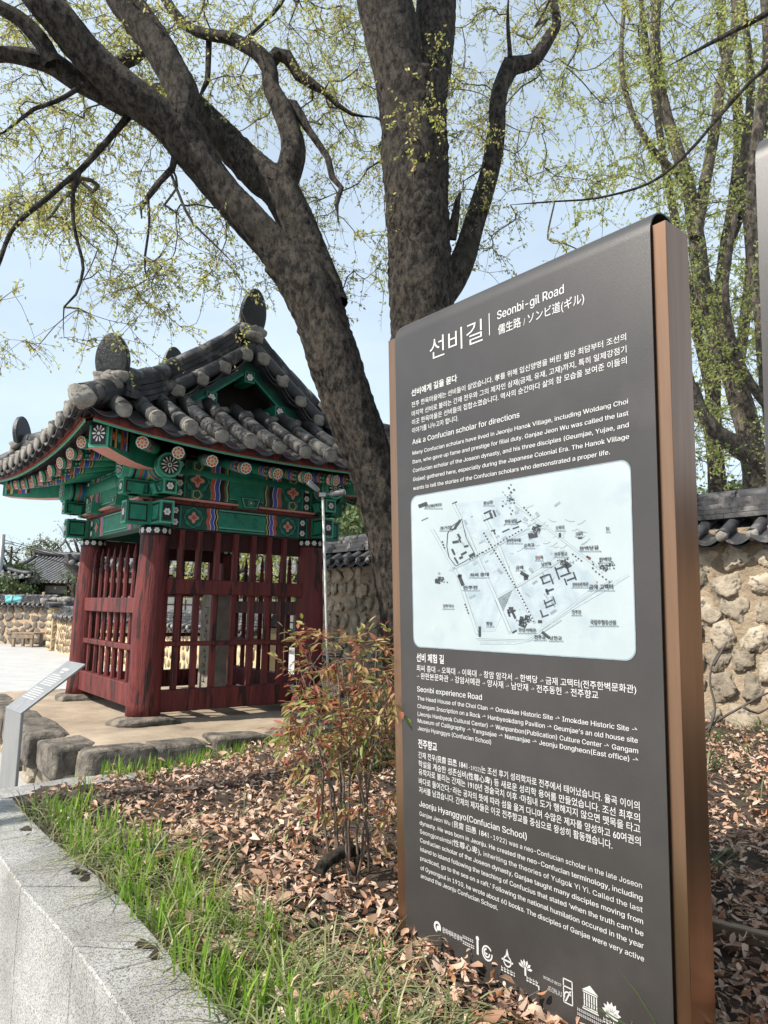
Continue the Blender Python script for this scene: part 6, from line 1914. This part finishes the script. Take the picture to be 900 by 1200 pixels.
for i, (nm, lab, bx, Y, tr_, brs, dn, xr, yr, nT, lm, lf_) in enumerate(far):
    b = gz(bx, Y)
    base = limb([(tr_[0][0], 706 + EYE * F / Y, tr_[0][2])] + tr_, Y, Y)
    back_tree(nm, lab, b, [(base, 7)] + [(limb(q, Y, Y + .5 * (-1) ** k), 6) for k, q in enumerate(brs)], dn, xr, yr, Y, Y * .028, nT, 60 + i, 'bark', lm, lf_, (3, 6) if lm != 'leafd' else (6, 10), (5, 9) if lm != 'leafs' else (3, 6), r0=.02 if Y > 30 else .008, rmax=.2, twl=(.4, 1.0))

# ------------------------------------------------------------------ red-leaved shrub in front of the pavilion
M['shrubw'] = mat('brown_stem', (.075, .055, .042), (.17, .13, .1), 14, .8)
M['shrubred'] = mat('red_young_stem', (.2, .045, .035), (.3, .09, .06), 14, .7)
M['leafn'] = leaf_mat('shrub_leaf_mixed', [(.24, .26, .06), (.36, .11, .07), (.5, .33, .16), (.18, .27, .06), (.52, .42, .18), (.34, .055, .045), (.12, .18, .055), (.4, .2, .1)], .4)
SB = on_z(408, 1020, .57)
shb = empty('nandina_shrub', tuple(SB), 0, 'many-stemmed shrub with reddish pointed leaves beside the left edge of the board', 'shrub')
rs = np.random.default_rng(15)
SG = Grower(15); m = MB()
stems = [((398, 1012), [(390, 930), (372, 850), (352, 790)]), ((404, 1020), [(400, 940), (392, 860), (376, 790)]), ((410, 1025), [(412, 940), (408, 850), (402, 775)]), ((416, 1020), [(424, 930), (428, 850), (424, 770)]), ((420, 1010), [(436, 920), (448, 850), (452, 790)]), ((402, 1000), [(384, 900), (360, 850), (338, 830)]), ((425, 1005), [(432, 900), (440, 820), (440, 752)]), ((412, 1000), [(398, 890), (396, 800), (392, 762)]), ((434, 1022), [(428, 960), (416, 890), (402, 850)]), ((392, 1004), [(378, 950), (380, 900), (366, 830)])]
for (bx, by), pts in stems:
    Yb = SB[1] + rs.uniform(-.12, .22); L = [(*at(bx, by, Yb), .0055)]; L[0] = (*(np.array(L[0][:3]) * [1, 1, 0] + [0, 0, .5]), .0055)
    yy = Yb
    for k, (x, y) in enumerate(pts):
        yy += rs.normal(.02, .06); L.append((*at(x + rs.normal(0, 2), y, yy), .005 - .0012 * k))
    C = catmull(np.array(L), .05); C[:, :3] += rs.normal(0, .0035, (len(C), 3)); Cl = C.copy(); Cl[:, :3] -= SB
    rough_limb(m, Cl, 6, rs, 0, .08); SG.add_limb(C[C[:, 2] > .8])
m.build('stem', M['shrubw'], shb)
def sden(x, y):
    if y < 790: return .55 if x > 340 else .3
    if y < 880: return .85
    return .22
T = sample(205, sden, (338, 466), (745, 960), lambda x, y, r_: SB[1] + .06 + r_.normal(0, .16), rs)
SG.grow(T, .07, .08, 0, .025)
m = MB(); SG.mesh(m, .0014, 2.4, .0035, 0, .03)
for k in range(len(m.v)): m.v[k] = m.v[k] - SB
P_ = np.asarray(SG.P); LP = []; LS = []
LV = []; LQ = []; nb = 0
for ch in SG.chains:
    for _ in range(rs.integers(1, 4)):
        b = P_[ch[-1]]; d = P_[ch[-1]] - P_[ch[-2]]; d = d / np.linalg.norm(d) + rs.normal(0, .6, 3); d[2] -= .1; d /= np.linalg.norm(d)
        s = np.cross(d, [0, 0, 1.]); s /= np.linalg.norm(s) + 1e-9
        L = rs.uniform(.05, .12); m.tube([b - SB, b + d * L - SB + (0, 0, -.01)], [.0013, .0009], 3, 1, False)
        for f, sd in ((.35, -1), (.4, 1), (.68, -1), (.72, 1), (1.0, 0)):
            if rs.random() < .15: continue
            p = b + d * L * f; q = d * (.6 if sd else 1.0) + s * sd * .8 + rs.normal(0, .22, 3) + np.array([0, 0, -.25]); q /= np.linalg.norm(q)
            l = rs.uniform(.028, .052); w = np.cross(q, rs.normal(0, .35, 3) + [0, 0, 1.]); w /= np.linalg.norm(w); n_ = np.cross(w, q)
            LV += [p, p + q * l * .35 - w * l * .17 + n_ * l * .04, p + q * l * .7 - w * l * .12 - n_ * l * .0, p + q * l - n_ * l * .12, p + q * l * .7 + w * l * .12, p + q * l * .35 + w * l * .17 + n_ * l * .04]
            LQ += [(nb, nb + 1, nb + 2, nb + 3), (nb, nb + 3, nb + 4, nb + 5)]; nb += 6
m.build('twigs', [M['shrubw'], M['shrubred']], shb)
raw_mesh('leaves', np.array(LV) - SB, np.array(LQ), M['leafn'], shb)
# red twiggy sprays on its left top
# low green shrub behind it
def low_shrub(name, label, c, r, n, seed, lm, leaf=(.03, .05)):
    rg_ = np.random.default_rng(seed); c = np.array(c)
    s = empty(name, tuple(c), 0, label, 'shrub'); m = MB(); Ps = []
    for k in range(n):
        d = rg_.normal(0, 1, 3); d[2] = abs(d[2]) + .5; d /= np.linalg.norm(d); L = r * rg_.uniform(.5, 1.15)
        P = catmull([(0, 0, -.03), d * L * .5 + rg_.normal(0, .03, 3), d * L * np.array([1, 1, 1.1])], .06); m.tube(P, np.linspace(.006, .002, len(P)), 4, 0, False)
        for p in P[2:]:
            for _ in range(5): Ps.append(p + rg_.normal(0, .035, 3))
    m.build('stem', M['shrubw'], s); V, Q = leaf_quads(np.array(Ps), rg_.uniform(*leaf, len(Ps)), rg_, aspect=.5)
    raw_mesh('leaves', V, Q, M[lm], s); return s
p = on_z(445, 905, .58); low_shrub('low_shrub', 'low dull green shrub between the red-leaved shrub and the stone wall', (p[0], p[1], .56), .62, 46, 3, 'leafd')
p = at(880, 800, 5.3)
br = empty('fallen_branch', (p[0], p[1], .57), 0, 'thin bare forked branch leaning on the foot of the stone wall at right', 'branch')
m = MB()
for L in ([(830, 858), (838, 830), (832, 800), (836, 775), (848, 757)], [(836, 780), (852, 752)], [(815, 862), (845, 842), (870, 828), (900, 812), (930, 806)], [(870, 828), (888, 836), (905, 826)]):
    P = [at(x, y, 5.1 + .03 * k) for k, (x, y) in enumerate(L)]
    P = catmull(P, .05) - np.array([p[0], p[1], .57]); m.tube(P, np.linspace(.011, .005, len(P)), 6, 0)
m.build('bare_twig', M['twig'], br)

# ================================================================== leaf litter and grass
def litter(n, region, size, seed, zoff=.0, name='leaf_litter', lab='brown curled fallen leaves covering the planter soil'):
    rg_ = np.random.default_rng(seed)
    P = region(n, rg_); P = P[edge_dist(P, POLY) > size[1] * .55 + .04]
    th = np.sin(P[:, 0] * 5.3 + 2 * np.sin(P[:, 1] * 3.1)) * np.sin(P[:, 1] * 6.1 + 1.5 * np.sin(P[:, 0] * 4.7)) + .5 * np.sin(P[:, 0] * 17 + P[:, 1] * 13)
    P = P[(th > -.75) | (rg_.random(len(P)) < .3)]; n = len(P)      # thinner in places, where the soil shows
    z = soil_z(P) + rg_.exponential(.012, n) + .004
    L = rg_.uniform(*size, n) * np.where(rg_.random(n) < .12, 1.45, 1); W_ = L * rg_.uniform(.28, .52, n)
    yaw = rg_.uniform(0, 2 * math.pi, n); tilt = rg_.normal(0, .42, n); roll = rg_.normal(0, .45, n); curl = rg_.normal(.0, .42, n); fold = rg_.normal(.2, .35, n)
    us = np.array([-.5, -.2, .15, .5]); wid = np.array([.12, .95, .85, .06])
    V = np.zeros((n, 12, 3))
    for i, u in enumerate(us):
        for j, w in enumerate((-1, 0, 1)):
            x = L * u; y = W_ * .5 * w * wid[i] * (1 + rg_.normal(0, .12, n)); zz = L * curl * (u * u) * 1.5 + np.abs(w) * W_ * fold * wid[i] * .5 + rg_.normal(0, .03, n) * L
            V[:, i * 3 + j] = np.stack([x, y, zz], 1)
    ct, st_ = np.cos(tilt), np.sin(tilt); cr, sr = np.cos(roll), np.sin(roll); cy, sy = np.cos(yaw), np.sin(yaw)
    X = V[..., 0] * ct[:, None] + V[..., 2] * st_[:, None]; Z = -V[..., 0] * st_[:, None] + V[..., 2] * ct[:, None]; Y = V[..., 1]
    Y2 = Y * cr[:, None] - Z * sr[:, None]; Z2 = Y * sr[:, None] + Z * cr[:, None]
    Xw = X * cy[:, None] - Y2 * sy[:, None]; Yw = X * sy[:, None] + Y2 * cy[:, None]
    low = Z2.min(1); Z2 = Z2 - low[:, None] * .75
    W3 = np.stack([Xw + P[:, :1], Yw + P[:, 1:2], Z2 + z[:, None]], -1).reshape(-1, 3)
    f = []
    for i in range(3):
        for j in range(2): a = i * 3 + j; f.append((a, a + 1, a + 4, a + 3))
    Q = (np.array(f)[None] + (np.arange(n) * 12)[:, None, None]).reshape(-1, 4)
    o = raw_mesh(name, W3, Q, M['leaff'], smooth=True)
    return tag(o, lab, 'leaf litter', kind='stuff')
M['leaff'] = leaf_mat('fallen_leaf', [(.16, .085, .055), (.5, .33, .23), (.32, .185, .12), (.64, .46, .345), (.42, .24, .155), (.56, .4, .295), (.24, .14, .095), (.44, .2, .09), (.7, .54, .43), (.36, .25, .185)], .12, .62)
def grass_den(P):
    "1 on the green strip along the kerb and the platform, 0 in the middle of the bed"
    d = np.full(len(P), 9.)
    C = CIs
    for i in range(0, len(C) - 1, 4): d = np.minimum(d, np.linalg.norm(P - C[i], axis=1))
    w = .30 + .12 * np.sin(P[:, 1] * 3.1) + .10 * np.sin(P[:, 0] * 5 + 1) + .1 * np.clip(2.6 - P[:, 1], 0, 1)
    return np.clip(1.25 - d / w, 0, 1)
def reg_near(n, rg_):
    # even in the picture: many near the camera, fewer behind
    out = []
    while len(out) < n:
        k = n * 2
        r_ = .9 + 6.2 * rg_.random(k) ** 1.35; a = rg_.uniform(-.62, .72, k)
        P = np.stack([r_ * np.sin(a), r_ * np.cos(a)], 1)
        ok = inside(P, POLY); P = P[ok]
        P = P[rg_.random(len(P)) > .25 * grass_den(P)]
        out += P.tolist()
    return np.array(out[:n])
litter(33000, reg_near, (.016, .046), 71)
litter(1500, reg_near, (.045, .066), 72, name='large_leaf_litter', lab='larger crumpled brown leaves scattered on top of the small leaf litter')
def blades(P, rg_, h, w, bend, per, name, lab, mt, cat, spread=.02, lean=.25):
    n = len(P) * per
    B = np.repeat(P, per, 0) + rg_.normal(0, spread, (n, 2))
    z = soil_z(B) - .01
    H = rg_.uniform(*h, n); Wd = rg_.uniform(*w, n); a = rg_.uniform(0, 2 * math.pi, n); bd = np.abs(rg_.normal(*bend, n)); ln = np.abs(rg_.normal(0, lean, n))
    dx, dy = np.cos(a), np.sin(a); tw = rg_.normal(0, .5, n)
    sx, sy = -np.sin(a + tw), np.cos(a + tw)
    segs = 5; V = np.zeros((n, segs * 2, 3))
    for k in range(segs):
        f = k / (segs - 1)
        th = ln + bd * f
        r = H * (np.sin(ln) * f + bd * f * f * .5); zz = H * f * np.cos(np.clip(th * .62, 0, 2.2)); 
        wk = Wd * (.55 + .45 * math.sin(min(1, f * 2.2) * 1.57)) * (1 - f ** 3 * .95) * .5
        V[:, 2 * k] = np.stack([B[:, 0] + dx * r - sx * wk, B[:, 1] + dy * r - sy * wk, z + zz], 1)
        V[:, 2 * k + 1] = np.stack([B[:, 0] + dx * r + sx * wk, B[:, 1] + dy * r + sy * wk, z + zz], 1)
    f = [(2 * k, 2 * k + 1, 2 * k + 3, 2 * k + 2) for k in range(segs - 1)]
    Q = (np.array(f)[None] + (np.arange(n) * segs * 2)[:, None, None]).reshape(-1, 4)
    return tag(raw_mesh(name, V.reshape(-1, 3), Q, mt, smooth=True), lab, cat, kind='stuff')
M['blade'] = leaf_mat('fresh_grass_blade', [(.1, .22, .02), (.2, .37, .035), (.32, .5, .07), (.15, .29, .03), (.4, .48, .13)], .5, .4)
M['liri'] = leaf_mat('arching_lilyturf_blade', [(.14, .17, .07), (.32, .34, .17), (.09, .13, .05), (.4, .37, .2), (.2, .23, .1)], .3, .45)
def reg_grass(n, rg_, thr=.0, p=1.0, far_only=False):
    out = []
    while len(out) < n:
        r_ = .95 + 3.6 * rg_.random(n * 3) ** 1.2; a = rg_.uniform(-.6, .55, n * 3)
        P = np.stack([r_ * np.sin(a), r_ * np.cos(a)], 1); P = P[inside(P, POLY)]
        g = grass_den(P); P = P[(rg_.random(len(P)) < g ** p)]
        out += P.tolist()
    return np.array(out[:n])
rg2 = np.random.default_rng(9)
Pg_ = reg_grass(215, rg2, p=1.6)
blades(Pg_, rg2, (.05, .155), (.0055, .0105), (.3, .25), 14, 'grass', 'bright green upright grass blades sprouting along the kerb', M['blade'], 'grass', .022, .16)
Pf = np.array([(x, y) for x, y in zip(np.interp(rg2.random(90), [0, .5, 1], [-1.5, -1.15, -.6]), np.zeros(90))])
tt = rg2.random(70); Pf = np.stack([np.interp(tt, [0, .35, .7, 1], [-1.52, -1.45, -1.1, -.55]), np.interp(tt, [0, .35, .7, 1], [4.0, 4.7, 5.5, 6.2])], 1) + rg2.normal(0, .1, (70, 2)); Pf = Pf[inside(Pf, POLY)]
blades(Pf, rg2, (.07, .14), (.005, .009), (.25, .2), 8, 'grass', 'green grass growing against the platform rocks at the back of the bed', M['blade'], 'grass', .03, .2)
Pl_ = reg_grass(330, rg2, p=.8)
blades(Pl_, rg2, (.11, .22), (.004, .007), (1.7, .5), 11, 'lilyturf', 'pale arching lilyturf blades among the fallen leaves near the kerb', M['liri'], 'lilyturf', .02, .5)
def reg_right(n, rg_):
    out = []
    while len(out) < n:
        P = np.stack([rg_.uniform(.5, 4.2, n), rg_.uniform(1.4, 6.2, n)], 1); P = P[inside(P, POLY)]
        nz_ = np.sin(P[:, 0] * 4.1 + 1) * np.sin(P[:, 1] * 3.3) + .3 * np.sin(P[:, 0] * 11); out += P[nz_ > .15].tolist()
    return np.array(out[:n])
Pr = reg_right(210, rg2)
blades(Pr, rg2, (.12, .24), (.005, .009), (1.5, .5), 9, 'lilyturf', 'dark arching lilyturf tufts in the litter between the board and the wall', leaf_mat('dark_lilyturf_blade', [(.04, .075, .025), (.09, .13, .05), (.17, .2, .09), (.06, .1, .035)], .3, .45), 'lilyturf', .025, .5)
Pm = np.stack([rg2.uniform(-.9, .25, 40), rg2.uniform(1.7, 3.6, 40)], 1); Pm = Pm[inside(Pm, POLY)]
blades(Pm, rg2, (.12, .2), (.004, .007), (1.6, .5), 8, 'lilyturf', 'scattered lilyturf tufts in the middle of the leaf-covered bed', M['liri'], 'lilyturf', .02, .5)

# broken twigs among the leaves
rt = np.random.default_rng(90); m = MB(); P = reg_near(420, rt)
for p in P:
    L = rt.uniform(.05, .22); a = rt.uniform(0, 6.28); z = float(soil_z(p[None])[0]) + rt.uniform(.008, .035)
    d = np.array([math.cos(a), math.sin(a), rt.normal(0, .12)])
    m.tube([np.array([p[0], p[1], z]) - d * L / 2, np.array([p[0], p[1], z + .004]) + rt.normal(0, .006, 3), np.array([p[0], p[1], z]) + d * L / 2], [.0026, .0022, .0012], 4, 0, False)
tag(m.build('twig_litter', M['twig']), 'thin broken twigs lying among the fallen leaves', 'twigs', kind='stuff')

GROUPS = {'information_board': 'bronze-framed information boards', 'hanok_house': 'tiled houses beyond the walls', 'spring_tree': 'trees in young leaf beyond the walls', 'bare_tree': 'thin trees far at the left', 'evergreen_tree': 'evergreen trees behind the far wall'}
for o in list(SC.objects):
    if o.parent is None and o.get('category') and o.name.split('.')[0] in GROUPS: o['group'] = GROUPS[o.name.split('.')[0]]
